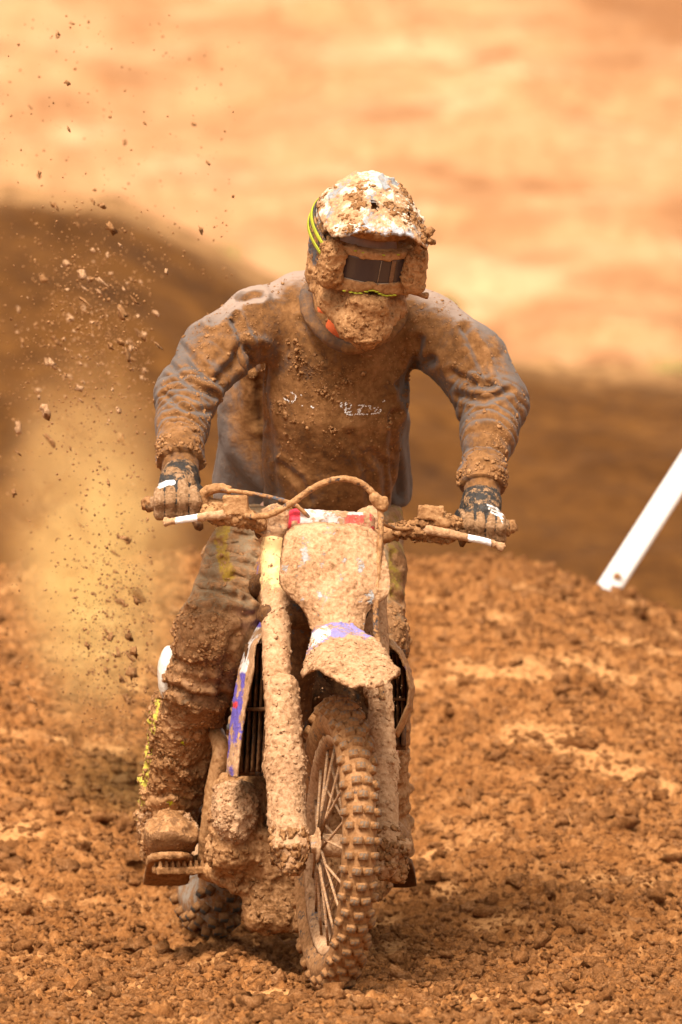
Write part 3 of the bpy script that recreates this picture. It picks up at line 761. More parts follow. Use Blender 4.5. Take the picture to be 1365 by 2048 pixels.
V, F = tube(Wp([(388, 1040, .29), (398, 1052, .285), (404, 1060, .285)]), [.006, .011, .005], 10, 5)
mk('dust_flap', V, F, M['dark'], hb, const_paint((.05, .03, .015), .9))
V, F = tube(Wp([(926, 1062, .36), (926, 1078, .355), (924, 1094, .355)]), [.011, .012, .004], 10, 5)
mk('dust_flap', V, F, M['dark'], hb, const_paint((.05, .03, .015), .9))
V, F = tube(Wp([(480, 1028, .275), (510, 1033, .265), (540, 1029, .25), (575, 1012, .235), (610, 987, .225), (645, 967, .22), (685, 957, .22), (722, 966, .225), (748, 990, .23), (760, 1018, .235),
               (762, 1055, .225), (759, 1110, .205), (754, 1180, .17), (752, 1240, .15), (756, 1300, .13), (765, 1400, .10)]), [.0072] * 10 + [.0066] * 6, 12, 12)
ho, V, F = muddypart('brake_hose', V, F, M['clay_soft'], moto, (.04, .045, .055), .68, .0016, 70, .0022, 60, .08, 5)
c = W(758, 1004, .232)
V, F = nets(lambda P_: smin(cone(P_, W(750, 995, .228), W(765, 1012, .236), .013, .014), box(P_, W(763, 1006, .236), (.012, .012, .014), .004), .006), c - .05, c + .05, .003)
muddypart('hose_clamp', V, F, M['clay_soft'], moto, (.1, .08, .06), 1, .002, 90, .003)
V, F = tube(Wp([(440, 978, .30), (475, 983, .285), (520, 990, .27), (560, 999, .26), (590, 1010, .265), (612, 1028, .275), (628, 1048, .29)]), .0048, 10, 10)
muddypart('throttle_cable', V, F, M['clay_soft'], moto, (.09, .10, .12), .6, .0012, 70, .0015)
V, F = tube(Wp([(762, 1046, .24), (800, 1058, .31), (850, 1052, .345)]), .0042, 10, 10)
muddypart('clutch_cable', V, F, M['clay_soft'], moto, (.06, .06, .06), .8, .0012, 70, .0015)

# ------------------------------------------------------------------ radiators and shrouds
def strip(outer, inner, back, name, ppaint, seed):
    """a curved plastic shroud: front edge (inner), outer shoulder, and a side that runs back along the tank"""
    n = 90; u = np.linspace(0, 1, n)
    def rs_(pts):
        pts = np.array(Wp(pts)); L = np.concatenate([[0], np.cumsum(np.linalg.norm(np.diff(pts, axis=0), axis=1))]); L /= L[-1]
        return np.stack([np.interp(u, L, sm(pts[:, k], 0)) for k in range(3)], 1)
    I, O, B_ = rs_(inner), rs_(outer), rs_(back)
    G = []
    for a in np.linspace(0, 1, 16): G.append(I * (1 - a) + O * a + np.array([0, -.012, 0]) * math.sin(math.pi * a))
    for a in np.linspace(0, 1, 24)[1:]: G.append(O * (1 - a) + B_ * a)
    G = np.array(G); return G
def shp(V_, N_):
    px, py = proj(V_); p = np.zeros((len(V_), 4)); p[:, :3] = (.13, .10, .42)
    m = (py > 1255) & (py < 1345); p[m, :3] = (.74, .72, .68)
    m2 = (px > 496 + 0 * py) & m; p[m2, 3] = 0
    base = .33 + .9 * fbm(V_, 16, 3, 6) + .30 * sstep(1390, 1560, py)
    dI = polydist(px, py, [(553, 1228), (508, 1290), (505, 1335), (490, 1420), (478, 1550)])
    p[:, 3] = base + .45 * (1 - sstep(3, 15, dI))
    m = (np.hypot(px - 470, (py - 1410)) < 6); p[m, :3] = (.6, .05, .06)
    return p
G = strip([(556, 1200, .62), (520, 1244, .56), (494, 1288, .50), (477, 1340, .475), (466, 1400, .465), (458, 1470, .46), (453, 1535, .46), (457, 1552, .46)],
          [(556, 1224, .50), (527, 1264, .42), (509, 1292, .37), (507, 1335, .36), (499, 1375, .365), (489, 1425, .375), (480, 1490, .385), (474, 1556, .39)],
          [(556, 1195, 1.0), (540, 1230, .98), (530, 1270, .95), (520, 1320, .92), (510, 1370, .88), (505, 1420, .82), (500, 1490, .70), (495, 1545, .60)], 'shroud', shp, 3)
V, F = slab(G, np.array([.004, .004, 0]))
muddypart('radiator_shroud', V, F, M['clay'], moto, amp=.002, scale=40, lump=.002, lscale=60, thr=.12, seed=3, paint=shp, label='purple and white radiator shroud streaked with mud')
G = strip([(783, 1282, .52), (806, 1302, .50), (822, 1338, .48), (830, 1375, .47), (826, 1415, .47), (812, 1448, .47), (798, 1475, .48)],
          [(780, 1290, .42), (800, 1308, .40), (815, 1342, .385), (821, 1376, .38), (817, 1410, .385), (804, 1440, .39), (792, 1465, .40)],
          [(770, 1230, 1.1), (780, 1260, 1.08), (785, 1300, 1.0), (785, 1350, .95), (780, 1400, .85), (775, 1440, .75), (772, 1470, .65)], 'shroud', shp, 3)
V, F = slab(G, np.array([-.004, .004, 0]))
muddypart('radiator_shroud', V, F, M['clay_soft'], moto, (.06, .05, .2), .85, .002, 40, .003, 60, .1, 3)
for (x0, x1, y0, y1, yb) in ((478, 556, 1288, 1552, .44), (774, 812, 1300, 1500, .50)):
    G = np.array([[W(x0 + (x1 - x0) * a - (14 * (1 - b_) * 0) + (1 - b_) * 12 * (x0 < 600), y0 + (y1 - y0) * b_, yb + .02) for a in np.linspace(0, 1, 8)] for b_ in np.linspace(0, 1, 24)])
    V, F = slab(G, np.array([0, .03, 0]))
    rd_ = mk('radiator', V, F, M['dark'], moto, const_paint((.03, .025, .02), .6)); ORG[rd_.name] = ORG[moto.name]
    nl = 7 if x0 < 600 else 4
    for k in range(nl):
        a = (k + .5) / nl; xa = x0 + (x1 - x0) * a
        G = np.array([[W(xa - 4 + 7 * c_ + (1 - b_) * 12 * (x0 < 600), y0 + 8 + (y1 - y0 - 16) * b_, yb - .004 + .022 * c_) for c_ in (0, .5, 1)] for b_ in np.linspace(0, 1, 40)])
        V, F = slab(G, np.array([.003, .002, 0]))
        mk('louver', mudify(V, F, .0025, 60, .002), F, M['dark'], rd_, const_paint((.03, .028, .025), .75))
    G = np.array([[W(x0 + (x1 - x0) * a, yy, yb - .012) for a in np.linspace(0, 1, 20)] for yy in (y0 + (y1 - y0) * .48, y0 + (y1 - y0) * .51)])
    V, F = slab(G, np.array([0, .01, 0])); mk('louver_bar', mudify(V, F, .002, 60), F, M['dark'], rd_, const_paint((.03, .03, .03), .85))

# ------------------------------------------------------------------ frame, engine, exhaust, tank, seat, tail
V, F = nets(lambda P_: np.minimum(chain(P_, [Bc(0, .40, .60), Bc(0, .47, .36), Bc(0, .56, .02), Bc(0, .78, -.13), Bc(0, 1.05, -.10)], [.042, .036, .034, .03, .03], .02),
            np.minimum(chain(P_, [Bc(.0, .40, .62), Bc(-.09, .75, .52), Bc(-.10, 1.0, .10)], [.03, .026, .03], .02), chain(P_, [Bc(.0, .40, .62), Bc(.09, .75, .52), Bc(.10, 1.0, .10)], [.03, .026, .03], .02))),
            Bc(0, .7, .25) - A(.30, .5, .48), Bc(0, .7, .25) + A(.30, .5, .48), .007)
muddypart('frame', V, F, M['dark'], moto, (.06, .06, .06), .8, .004, 40, .004)
EC = W(600, 1660, .72)
def engine(P_):
    d = smin(ell(P_, W(474, 1632, .60), (.062, .075, .078)), ell(P_, W(470, 1700, .62), (.066, .08, .058)), .03)
    d = smin(d, cone(P_, W(450, 1575, .66), W(505, 1585, .62), .026, .03), .02)
    d = smin(d, box(P_, W(560, 1650, .74), (.085, .10, .12), .03), .04)
    d = smin(d, box(P_, W(660, 1620, .80), (.14, .14, .20), .04), .04)
    d = smin(d, box(P_, W(580, 1785, .72), (.105, .12, .085), .035), .04)
    d = smin(d, chain(P_, Wp([(440, 1745, .66), (475, 1768, .64), (512, 1775, .64), (535, 1745, .64)]), [.018, .02, .022, .02], .02), .02)
    d = smin(d, ell(P_, W(545, 1700, .62), (.05, .05, .06)), .04)
    return d
V, F = nets(engine, EC - A(.26, .3, .36), EC + A(.36, .36, .56), .0045)
def engp(V_, N_):
    px, py = proj(V_); p = np.zeros((len(V_), 4)); p[:, :3] = (.25, .17, .07); p[:, 3] = .95
    return p
V = mudify(V, F, .008, 22, .010, 26, .12, 51)
en, V, F = muddypart('engine', V, F, M['boot'], moto, amp=.003, scale=90, lump=.004, lscale=70, thr=.1, seed=8, paint=engp)
ORG[en.name] = ORG[moto.name]
lumps(en, V, F, 800, .002, .010, lambda c, n: sstep(-.2, .5, -n[:, 1]), 'lump')
V, F = nets(lambda P_: smin(box(P_, W(690, 1420, .86), (.10, .09, .20), .04), chain(P_, Wp([(600, 1330, .62), (640, 1400, .60), (650, 1500, .62)]), [.03, .034, .03], .02), .02), W(690, 1420, .80) - A(.2, .34, .3), W(690, 1420, .8) + A(.2, .3, .3), .007)
muddypart('cylinder_head', V, F, M['dark'], moto, (.03, .025, .02), .7, .005, 40, .006)
# clutch cover: pale dried mud on the bulge of the engine case
V, F = nets(lambda P_: smin(ell(P_, W(470, 1628, .555), (.052, .055, .066)), cone(P_, W(452, 1588, .57), W(492, 1590, .56), .024, .026), .03), W(470, 1628, .57) - .11, W(470, 1628, .57) + .11, .0036)
V = mudify(V, F, .006, 28, .008, 30, .1, 61)
cc_, V, F = muddypart('clutch_cover', V, F, M['clay'], en, (.3, .2, .1), 1.0, .003, 100, .004, 70, .1, 8)
lumps(en, V, F, 420, .0015, .0055, lambda c, n: sstep(-.3, .4, -n[:, 1]), 'clay', 1.6)
V, F = tube(Wp([(430, 1460, .75), (442, 1500, .70), (432, 1560, .70), (420, 1640, .72), (408, 1720, .76)]), [.018, .02, .02, .02, .016], 14, 10)
muddypart('exhaust_pipe', V, F, M['clay_soft'], moto, (.20, .13, .05), .8, .003, 40, .003)
V, F = tube([Bc(-.06, .85, .42), Bc(-.05, 1.0, .44), Bc(-.02, 1.15, .48), Bc(0, 1.28, .50)], [.025, .036, .042, .03], 20, 8)
muddypart('silencer', V, F, M['clay_soft'], moto, (.4, .4, .4), .6, .002, 40, .003)
V, F = nets(lambda P_: smin(ell(P_, Bc(0, .68, .575), (.070, .20, .075), FC), box(P_, Bc(0, .7, .50), (.06, .15, .06), .03, FC), .05), Bc(0, .7, .65) - .33, Bc(0, .7, .65) + .33, .01)
muddypart('fuel_tank', V, F, M['clay_soft'], moto, (.10, .08, .40), .7, .002, 40)
V, F = nets(lambda P_: chain(P_, [Bc(0, .85, .60), Bc(0, 1.1, .58), Bc(0, 1.38, .60)], [.075, .08, .06], .03, (FC[2], .55)), Bc(0, 1.15, .66) - A(.3, .5, .15), Bc(0, 1.15, .66) + A(.3, .5, .15), .01)
muddypart('seat', V, F, M['clay_soft'], moto, (.03, .03, .03), .6, .002, 40)
G = np.array([[Bc(s_ * (.085 - .03 * t_), 1.12 + .22 * t_, .56 + .03 * t_ - .03 * s_ * s_) for s_ in np.linspace(-1, 1, 20)] for t_ in np.linspace(0, 1, 24)])
V, F = slab(G, np.array([0, 0, -.005])); muddypart('tail_fender', V, F, M['clay_soft'], moto, (.4, .38, .35), .95, .002, 40)
for sg in (-1, 1):
    V, F = nets(lambda P_: chain(P_, [Bc(.09 * sg, .98, -.02), Bc(.10 * sg, 1.40, -.01)], [.036, .026], .02), Bc(.1 * sg, 1.2, 0) - A(.2, .33, .1), Bc(.1 * sg, 1.2, 0) + A(.2, .33, .1), .007)
    muddypart('swingarm', V, F, M['dark'], moto, (.2, .2, .2), .85, .003, 40, .004)
# foot pegs with teeth, brake pedal
for (a, bb) in (((306, 1740, .74), (416, 1738, .78)), ((860 - 60, 1735, 1.02), (740, 1733, .98))):
    pa, pb = W(*a), W(*bb); dr = pb - pa; L = np.linalg.norm(dr); dr = dr / L; up = np.array([0, 0, 1.0]); sd_ = np.cross(dr, up); c = (pa + pb) / 2
    V, F = nets(lambda P_: np.minimum(box(P_, c, (L / 2, .010, .009), .003, [dr, sd_, up]), box(P_, c + sd_ * .035, (L / 2, .007, .009), .003, [dr, sd_, up])), c - A(.11, .1, .06), c + A(.11, .1, .06), .003)
    pg, V, F = muddypart('footpeg', V, F, M['boot'], moto, (.1, .08, .06), .9, .002, 70, .002); ORG[pg.name] = ORG[moto.name]
    for k in range(8):
        q = pa + dr * L * (.06 + .76 * k / 7) + up * .012
        for off in (0, .035):
            v = np.array([q + sd_ * off + dr * x + sd_ * y + up * z for z, g in ((-.006, 1), (.011, .35)) for x, y in ((-.0045 * g, -.005), (.0045 * g, -.005), (.0045 * g, .005), (-.0045 * g, .005))])
            mk('tooth', v, np.array([(0, 1, 5, 4), (1, 2, 6, 5), (2, 3, 7, 6), (3, 0, 4, 7), (4, 5, 6, 7)]), M['boot'], pg, const_paint((.2, .12, .06), .9), smooth=False)
V, F = nets(lambda P_: chain(P_, Wp([(395, 1722, .80), (420, 1742, .76), (445, 1752, .68), (440, 1725, .58)]), [.016, .02, .018, .014], .02), W(420, 1738, .68) - A(.09, .16, .07), W(420, 1738, .68) + A(.09, .16, .07), .004)
bp, V, F = muddypart('brake_pedal', V, F, M['boot'], moto, (.1, .08, .06), 1, .004, 50, .006, 50, .1, 8)
c = W(785, 1722, .06)
V, F = nets(lambda P_: smin(box(P_, c + A(.004, .03, 0), (.026, .05, .045), .016), ell(P_, c + A(-.012, .0, .045), (.03, .04, .04)), .02), c - A(.07, .1, .1), c + A(.07, .12, .12), .004)
cal, V, F = muddypart('brake_caliper', V, F, M['boot'], moto, (.06, .04, .03), 1, .005, 40, .008, 40, .08, 28)
lumps(moto, V, F, 160, .003, .009, lambda c, n: sstep(-.3, .4, -n[:, 1]), 'lump')
c = W(548, 1282, .40)
V, F = tube(Wp([(528, 1277, .41), (560, 1282, .41)]), [.014, .014], 14, 4); mk('radiator_cap', V, F, M['alu'], moto, const_paint((.6, .6, .6), 0))

# ------------------------------------------------------------------ rider
def axes(yaw, pitch, roll):
    r0 = np.array([math.cos(yaw), math.sin(yaw), 0]); f0 = np.array([math.sin(yaw), -math.cos(yaw), 0]); z = np.array([0, 0, 1.0])
    f = math.cos(pitch) * f0 - math.sin(pitch) * z; u = math.cos(pitch) * z + math.sin(pitch) * f0
    r = math.cos(roll) * r0 - math.sin(roll) * u; u2 = math.cos(roll) * u + math.sin(roll) * r0
    return np.stack([r, -f, u2])
HC = W(726, 519, .50); HF = axes(rad(11), rad(22), rad(5))
HSC = np.array([1.0, .96, .925])
def Hd(x, y, z): return HC + (np.array([x, y, z]) * HSC) @ HF
# joints (photo pixel, depth)
sh_r, el_r, wr_r = W(508, 652, .76), W(374, 790, .62), W(362, 940, .43)
sh_l, el_l, wr_l = W(868, 668, .78), W(985, 806, .68), W(966, 966, .48)
hip_r, kn_r, an_r = W(575, 1050, 1.05), W(412, 1285, .62), W(334, 1650, .92)
hip_l, kn_l, an_l = W(700, 1050, 1.06), W(764, 1285, .70), W(772, 1665, 1.0)
chest, belly, pelv = W(676, 740, .84), W(668, 880, .93), W(628, 1010, 1.04)
neck = W(712, 600, .70)
def body(P_):
    d = smin(cone(P_, chest, belly, .125, .115, ((0, 1, 0), .75)), cone(P_, belly, pelv, .11, .085, ((0, 1, 0), .8)), .05)
    d = smin(d, cone(P_, sh_r, sh_l, .055, .055), .05)
    d = smin(d, cone(P_, W(684, 655, .77), neck, .055, .044), .03)
    d = smin(d, ell(P_, Hd(0, .01, .02), (.075, .10, .115), HF), .03)
    for a, b_, c in ((sh_r, el_r, wr_r), (sh_l, el_l, wr_l)):
        d = smin(d, chain(P_, [a, b_, c], [.05, .04, .027], .02), .03)
    for a, b_, c in ((hip_r, kn_r, an_r), (hip_l, kn_l, an_l)):
        d = smin(d, chain(P_, [a, b_, c], [.08, .045, .026], .02), .03)
    return d
V, F = nets(body, W(330, 1700, .3) - A(.02, 0, 0), W(1010, 380, 1.25) + A(.05, 0, 0), .011)
person = mk('person', V - np.array([0, 0, 0]), F, M['skin'])
tag(person, 'rider crouched over the handlebars in mud spattered grey sweatshirt and full face helmet', 'person')

# ---- sweatshirt
LA = [0, 1.0, 0]
def sweater(P_):
    torso = chain(P_, [W(678, 700, .80), W(672, 800, .84), W(662, 900, .90), W(655, 1000, .97)], [.160, .158, .148, .150], .05, (LA, .72))
    torso = smin(torso, cone(P_, W(520, 635, .79), W(852, 655, .80), .072, .072), .06)
    torso = smin(torso, chain(P_, [W(600, 590, .80), W(712, 585, .82), W(815, 618, .80)], [.05, .055, .05], .03), .06)
    # loose back panel that hangs behind the riders hips
    bk_ = chain(P_, [W(640, 700, .98), W(628, 830, 1.10), W(626, 960, 1.20)], [.15, .215, .238], .05, (LA, .30))
    bk_ = smax(bk_, -(P_[:, 2] - (W(620, 1012, 1.2)[2])), .02)
    d = smin(torso, bk_, .028)
    ar = chain(P_, [sh_r, W(430, 705, .69), el_r, W(365, 850, .545), W(360, 893, .49)], [.080, .076, .068, .056, .050], .03)
    al = chain(P_, [sh_l, W(945, 728, .73), el_l, W(978, 870, .60), W(968, 928, .535)], [.084, .082, .078, .060, .047], .03)
    d = smin(d, ar, .035); d = smin(d, al, .035)
    return d
lo, hi = W(300, 1060, .40), W(1070, 530, 1.42); lo[2] -= .02; hi[2] += .02
V, F = nets(sweater, lo, hi, .0042)
for a, b_, sd_ in ((el_r, W(360, 893, .49), 1), (el_l, W(968, 928, .535), 2)):
    V = ripple(V, F, a, b_, 7.6, .0042, -.05, 1.0, sd_, .125)
for a, b_, sd_ in ((sh_r, el_r, 5), (sh_l, el_l, 6)):
    V = ripple(V, F, a, b_, 5.4, .0030, .50, 1.02, sd_, .13)
L_ = []
# armpit pulls and chest folds
L_ += [([(505, 700), (512, 760), (520, 840)], 12, .012), ([(482, 690), (470, 725), (440, 752)], 9, .011), ([(470, 640), (492, 690), (505, 735)], 8, .009),
       ([(528, 700), (524, 780), (540, 900), (548, 990)], 10, .008), ([(360, 690), (400, 735), (445, 770)], 8, .008), ([(345, 735), (390, 775), (430, 790)], 7, .008),
       ([(425, 640), (470, 600), (520, 592)], 8, .009), ([(330, 790), (375, 820), (420, 822)], 6, .006),
       ([(800, 770), (835, 730), (862, 720)], 10, .011), ([(838, 680), (826, 740), (806, 790)], 9, .009), ([(790, 830), (786, 900), (796, 990)], 9, .010),
       ([(930, 660), (960, 715), (975, 770)], 9, .011), ([(905, 745), (950, 770), (985, 772)], 8, .008), ([(918, 790), (970, 802), (1020, 780)], 7, .007),
       ([(740, 905), (772, 930), (775, 1000)], 9, .008), ([(560, 930), (600, 960), (620, 1000)], 8, .005), ([(700, 870), (735, 940), (742, 1000)], 10, .006),
       ([(600, 640), (622, 690), (650, 720)], 6, .004), ([(452, 830), (432, 900), (428, 970)], 14, .004), ([(812, 860), (828, 930), (830, 1000)], 12, .005)]
V = sculpt(V, F, L_)
V = V + normals(V, F) * (.0035 * fbm(V, 11, 3, 61) + .0012 * fbm(V, 60, 2, 71))[:, None]
def swp(V_, N_):
    px, py = proj(V_); p = np.zeros((len(V_), 4))
    g = np.clip(.5 + fbm(V_, 14, 2, 5), 0, 1)[:, None]
    p[:, :3] = np.array([.150, .118, .100]) * (1 - g * .3)
    fr = -N_[:, 1] * .9 - N_[:, 2] * .10                        # thrown mud lands on what faces forward
    base = .10 + .90 * sstep(.15, .90, fr + .35 * fbm(V_, 7, 4, 9))
    side = sstep(1.02, 1.10, V_[:, 1]); base = base * (1 - .7 * side)
    dust = (sstep(.45, .8, N_[:, 2]) * (1 - sstep(600, 680, py)))[:, None]; p[:, :3] = p[:, :3] * (1 - dust) + np.array([.30, .215, .165]) * dust; base -= .30 * dust[:, 0]
    tor = (px > 505) & (px < 800) & (V_[:, 1] < 1.0) & (py > 690); base[tor] = np.maximum(base[tor], .62)
    p[:, 3] = base
    return p
sw = mk('sweatshirt', V, F, M['cloth'], person, swp(V, normals(V, F)))
SWV, SWF = V, F
def wshirt(c, n):
    px, py = proj(c); w_ = wfront(c, n); w_ = w_ * (c[:, 1] < 1.0)
    return w_ * (1 + 1.6 * np.exp(-((px - 640) ** 2 / 110 ** 2 + (py - 790) ** 2 / 120 ** 2)) + 1.2 * np.exp(-((px - 500) ** 2 + (py - 670) ** 2) / 60 ** 2) + 1.0 * np.exp(-((px - 370) ** 2 + (py - 850) ** 2) / 50 ** 2) + 1.0 * np.exp(-((px - 970) ** 2 + (py - 880) ** 2) / 60 ** 2)) * (1 - .75 * sstep(850, 960, py) * (px > 420) * (px < 840))
lumps(sw, V, F, 4600, .0008, .0032, wshirt, 'lump', 2.0, ICO1, 'mud_specks', .1)
lumps(sw, V, F, 480, .0020, .0075, wshirt, 'lump', 3.0, ICO2, 'mud_lumps', .15)
pos, s_ = scatter(V, F, 26, .006, .010, lambda c, n: wshirt(c, n) * (np.abs(proj(c)[0] - 660) < 130) * (np.abs(proj(c)[1] - 760) < 110), .0, 1)
pos = np.repeat(pos, 9, 0) + RNG.normal(0, .0085, (26 * 9, 3)) * np.array([1, .25, 1]); s_ = RNG.uniform(.0012, .0046, len(pos))
v, f, _ = clods(pos, s_, ICO2, .5); mk('mud_splats', v, f, M['lump'], sw, np.array([0, 0, 0, 1.0]), kind='stuff')
# turned back cuffs and ribbed inner cuffs
for pts_o, r_o, pts_i, r_i in ((((360, 874, .515), (361, 900, .475), (361, 924, .45)), (.0515, .0555, .053), ((361, 905, .47), (362, 945, .435), (363, 962, .42)), (.043, .0415, .040)),
                               (((971, 926, .535), (967, 950, .505), (965, 974, .485)), (.050, .0555, .053), ((967, 955, .50), (965, 985, .475), (964, 1003, .46)), (.0425, .041, .040))):
    V, F = tube(Wp(pts_o), r_o, 56, 14)
    ang = np.arctan2(V[:, 1], V[:, 0])
    V = mudify(V, F, .004, 40, .006, 45, .05, 3)
    cf = mk('cuff', V, F, M['cloth'], sw, np.column_stack([np.tile([.15, .118, .105], (len(V), 1)), .25 + .6 * sstep(.0, .6, -normals(V, F)[:, 1])]))
    lumps(sw, V, F, 130, .002, .008, lambda c, n: sstep(0, .5, -n[:, 1]) * sstep(-.2, .5, -n[:, 2] + .6), 'lump', 2.4)
    V, F = tube(Wp(pts_i), r_i, 56, 14)
    V = mudify(V, F, .0015, 50, .002, 60, .1, 5)
    mk('inner_cuff', V, F, M['cloth'], sw, np.column_stack([np.tile([.15, .11, .095], (len(V), 1)), np.full(len(V), .85)]))
# crossover collar
for pts in ([(640, 560, .80), (614, 582, .72), (618, 625, .665), (648, 668, .636), (686, 692, .634), (716, 684, .640)], [(796, 588, .80), (808, 612, .73), (792, 650, .68), (756, 680, .655), (704, 697, .630), (676, 686, .634)]):
    V, F = tube([q + np.array([0, .010, -.002]) for q in Wp(pts)], [.013, .0150, .015, .014, .013, .009], 24, 14)
    V = mudify(V, F, .003, 26, .002, 40, .1)
    mk('collar', V, F, M['cloth'], sw, np.column_stack([np.tile([.085, .066, .055], (len(V), 1)), np.full(len(V), .50 if pts[0][0] < 700 else .85) + .3 * fbm(V, 20, 3, 4)]))
V, F = nets(lambda P_: np.maximum(cone(P_, W(683, 660, .72), W(708, 580, .745), .048, .06), -cone(P_, W(683, 690, .72), W(708, 570, .745), .042, .054)), W(700, 640, .7) - A(.12, .14, .12), W(700, 640, .7) + A(.12, .14, .12), .004)
nk = mk('neck_warmer', V, F, M['cloth'], person, np.column_stack([np.tile([.62, .12, .035], (len(V), 1)), .15 + .5 * fbm(V, 30, 2, 3)]), label='orange neck warmer under the chin of the helmet')
c = W(646, 622, .63); G = np.array([[c + np.array([.012 * a, 0.002 * a, .006 * b_ - .004 * a]) for a in (-1, 0, 1)] for b_ in (-1, 0, 1)])
V, F = slab(G, np.array([0, .003, 0])); mk('jersey_tab', V, F, M['cloth'], person, const_paint((.72, .16, .05), -.5))
# flaked white print on the chest
from mathutils.bvhtree import BVHTree
bvh = BVHTree.FromPolygons([tuple(v) for v in SWV], [tuple(int(i) for i in f) for f in SWF])
def onshirt(px, py):
    d = W(px, py, 0.5) - CAMP; h = bvh.ray_cast(Vector(CAMP), Vector(d / np.linalg.norm(d)))
    return (np.array(h[0]), np.array(h[1])) if h[0] is not None else (None, None)
strokes = [[(568, 796), (586, 806)], [(580, 783), (592, 790), (592, 800), (584, 804)], [(602, 790), (605, 792)], [(622, 812), (629, 816)], [(605, 811), (606, 812)],
           [(676, 804), (684, 806), (684, 814), (680, 810)], [(690, 808), (703, 808), (702, 816), (690, 818), (691, 826), (702, 824)], [(692, 806), (692, 822)], [(718, 811), (728, 809), (724, 815)],
           [(717, 827), (716, 820), (721, 818), (720, 826)], [(731, 812), (741, 812), (740, 818), (746, 820)], [(747, 817), (756, 814), (752, 820), (748, 824)], [(756, 822), (762, 818), (760, 825)], [(762, 806), (770, 800)],
           [(694, 829), (736, 828)], [(744, 828), (760, 825)]]
fv = []; ff = []
for st in strokes:
    st = np.array(st, float); L = np.concatenate([[0], np.cumsum(np.hypot(*np.diff(st, axis=0).T))])
    for q in np.arange(0, L[-1] + .1, 1.25):
        if RNG.uniform() < .30: continue
        x = np.interp(q, L, st[:, 0]) + RNG.normal(0, .7); y = np.interp(q, L, st[:, 1]) + RNG.normal(0, .7)
        p, n = onshirt(x, y)
        if p is None: continue
        u = np.cross(n, [0, 0, 1.0]); u /= np.linalg.norm(u); v = np.cross(n, u); k = RNG.integers(4, 6); s0 = len(fv)
        a0 = RNG.uniform(0, 6.28); r = RNG.uniform(.0009, .0020)
        for a in range(4):
            rr = r * RNG.uniform(.6, 1.3); fv.append(p + n * .0016 + rr * (math.cos(a0 + a * 1.57) * u + math.sin(a0 + a * 1.57) * v))
        ff.append([s0, s0 + 1, s0 + 2, s0 + 3])
mk('chest_print', np.array(fv), np.array(ff), M['white'], sw, kind='stuff')

# ---- trousers
def trousers(P_):
    d = chain(P_, [W(560, 1000, 1.04), W(500, 1130, .80), W(432, 1262, .60), W(398, 1365, .68), W(378, 1450, .77)], [.118, .103, .086, .074, .068], .03)
    e = chain(P_, [W(705, 1000, 1.05), W(738, 1140, .84), W(762, 1280, .70), W(764, 1370, .80), W(764, 1450, .88)], [.12, .082, .058, .055, .055], .03)
    d = smin(d, e, .03)
    return smax(smin(d, ell(P_, W(626, 1000, 1.08), (.16, .13, .13)), .05), P_[:, 2] - W(600, 1012, 1.0)[2], .02)
lo, hi = W(310, 1470, .42), W(840, 900, 1.35)
V, F = nets(trousers, lo - A(.03, 0, 0), hi, .0045)
L_ = [([(420, 1110), (450, 1100), (490, 1108)], 6, .007), ([(455, 1075), (490, 1068), (530, 1072)], 6, .006), ([(400, 1175), (430, 1178), (470, 1195)], 6, .007), ([(432, 1090), (470, 1080), (530, 1090)], 8, .009), ([(415, 1130), (470, 1122), (545, 1140)], 9, .010), ([(398, 1152), (455, 1158), (505, 1182), (540, 1212)], 9, .014),
      ([(440, 1060), (500, 1072), (552, 1100)], 8, .008), ([(380, 1195), (440, 1188), (500, 1200)], 8, .007), ([(470, 1150), (520, 1160), (550, 1180)], 7, .009),
      ([(500, 1110), (530, 1120), (552, 1125)], 6, .007), ([(335, 1372), (400, 1398), (450, 1392)], 9, .013), ([(360, 1225), (420, 1215), (495, 1232)], 8, .008), ([(345, 1320), (400, 1335), (460, 1320)], 9, .007), ([(468, 1270), (450, 1330), (440, 1390)], 9, .008),
      ([(785, 1110), (800, 1130)], 7, .006), ([(786, 1190), (806, 1205)], 7, .008), ([(425, 1045), (450, 1110), (445, 1140)], 8, .005)]
V = sculpt(V, F, L_)
rm = sstep(1200, 1260, proj(V)[1])
V = mudify(V, F, .0035, 28, .006, 40, .08, 81, .35 + 1.0 * rm)
def trp(V_, N_):
    px, py = proj(V_); p = np.zeros((len(V_), 4)); p[:, :3] = (.25, .175, .10)
    p[:, 3] = .44 + .34 * sstep(1180, 1240, py) + .12 * sstep(.2, .7, -N_[:, 1])
    d = polydist(px, py, [(446, 1048), (444, 1085), (448, 1120), (458, 1150)])
    m = (d < 13 + 6 * pn(V_, 60, 3)); p[m, :3] = (.36, .22, .03); p[m, 3] -= .06
    m = (px > 778) & (py < 1200); p[m, :3] = (.28, .19, .03); p[m, 3] = .62
    return p
tr = mk('trousers', V, F, M['trouser'], person, trp(V, normals(V, F)))
wt = lambda c, n: sstep(-.1, .6, -n[:, 1]) * (.08 + sstep(1190, 1260, proj(c)[1])) * np.clip(.5 + 2 * fbm(c, 14, 2, 2), .1, 2)
lumps(tr, V, F, 1500, .0015, .0075, wt, 'boot', 2.2)
lumps(tr, V, F, 900, .001, .003, wt, 'lump', 1.5, ICO1, 'mud_specks')
V, F = nets(lambda P_: ell(P_, W(338, 1348, .70), (.026, .05, .066)), W(338, 1348, .70) - .08, W(338, 1348, .70) + .08, .004)
mk('knee_guard', mudify(V, F, .001, 30, .001), F, M['clay'], tr, np.column_stack([np.tile([.66, .62, .54], (len(V), 1)), .22 + .9 * np.clip(fbm(V, 18, 3, 3), -1, 1) + .35 * sstep(.2, .8, V[:, 0] - V[:, 0].min() - .02)]), label='white plastic knee guard bulging from the muddy trouser leg')

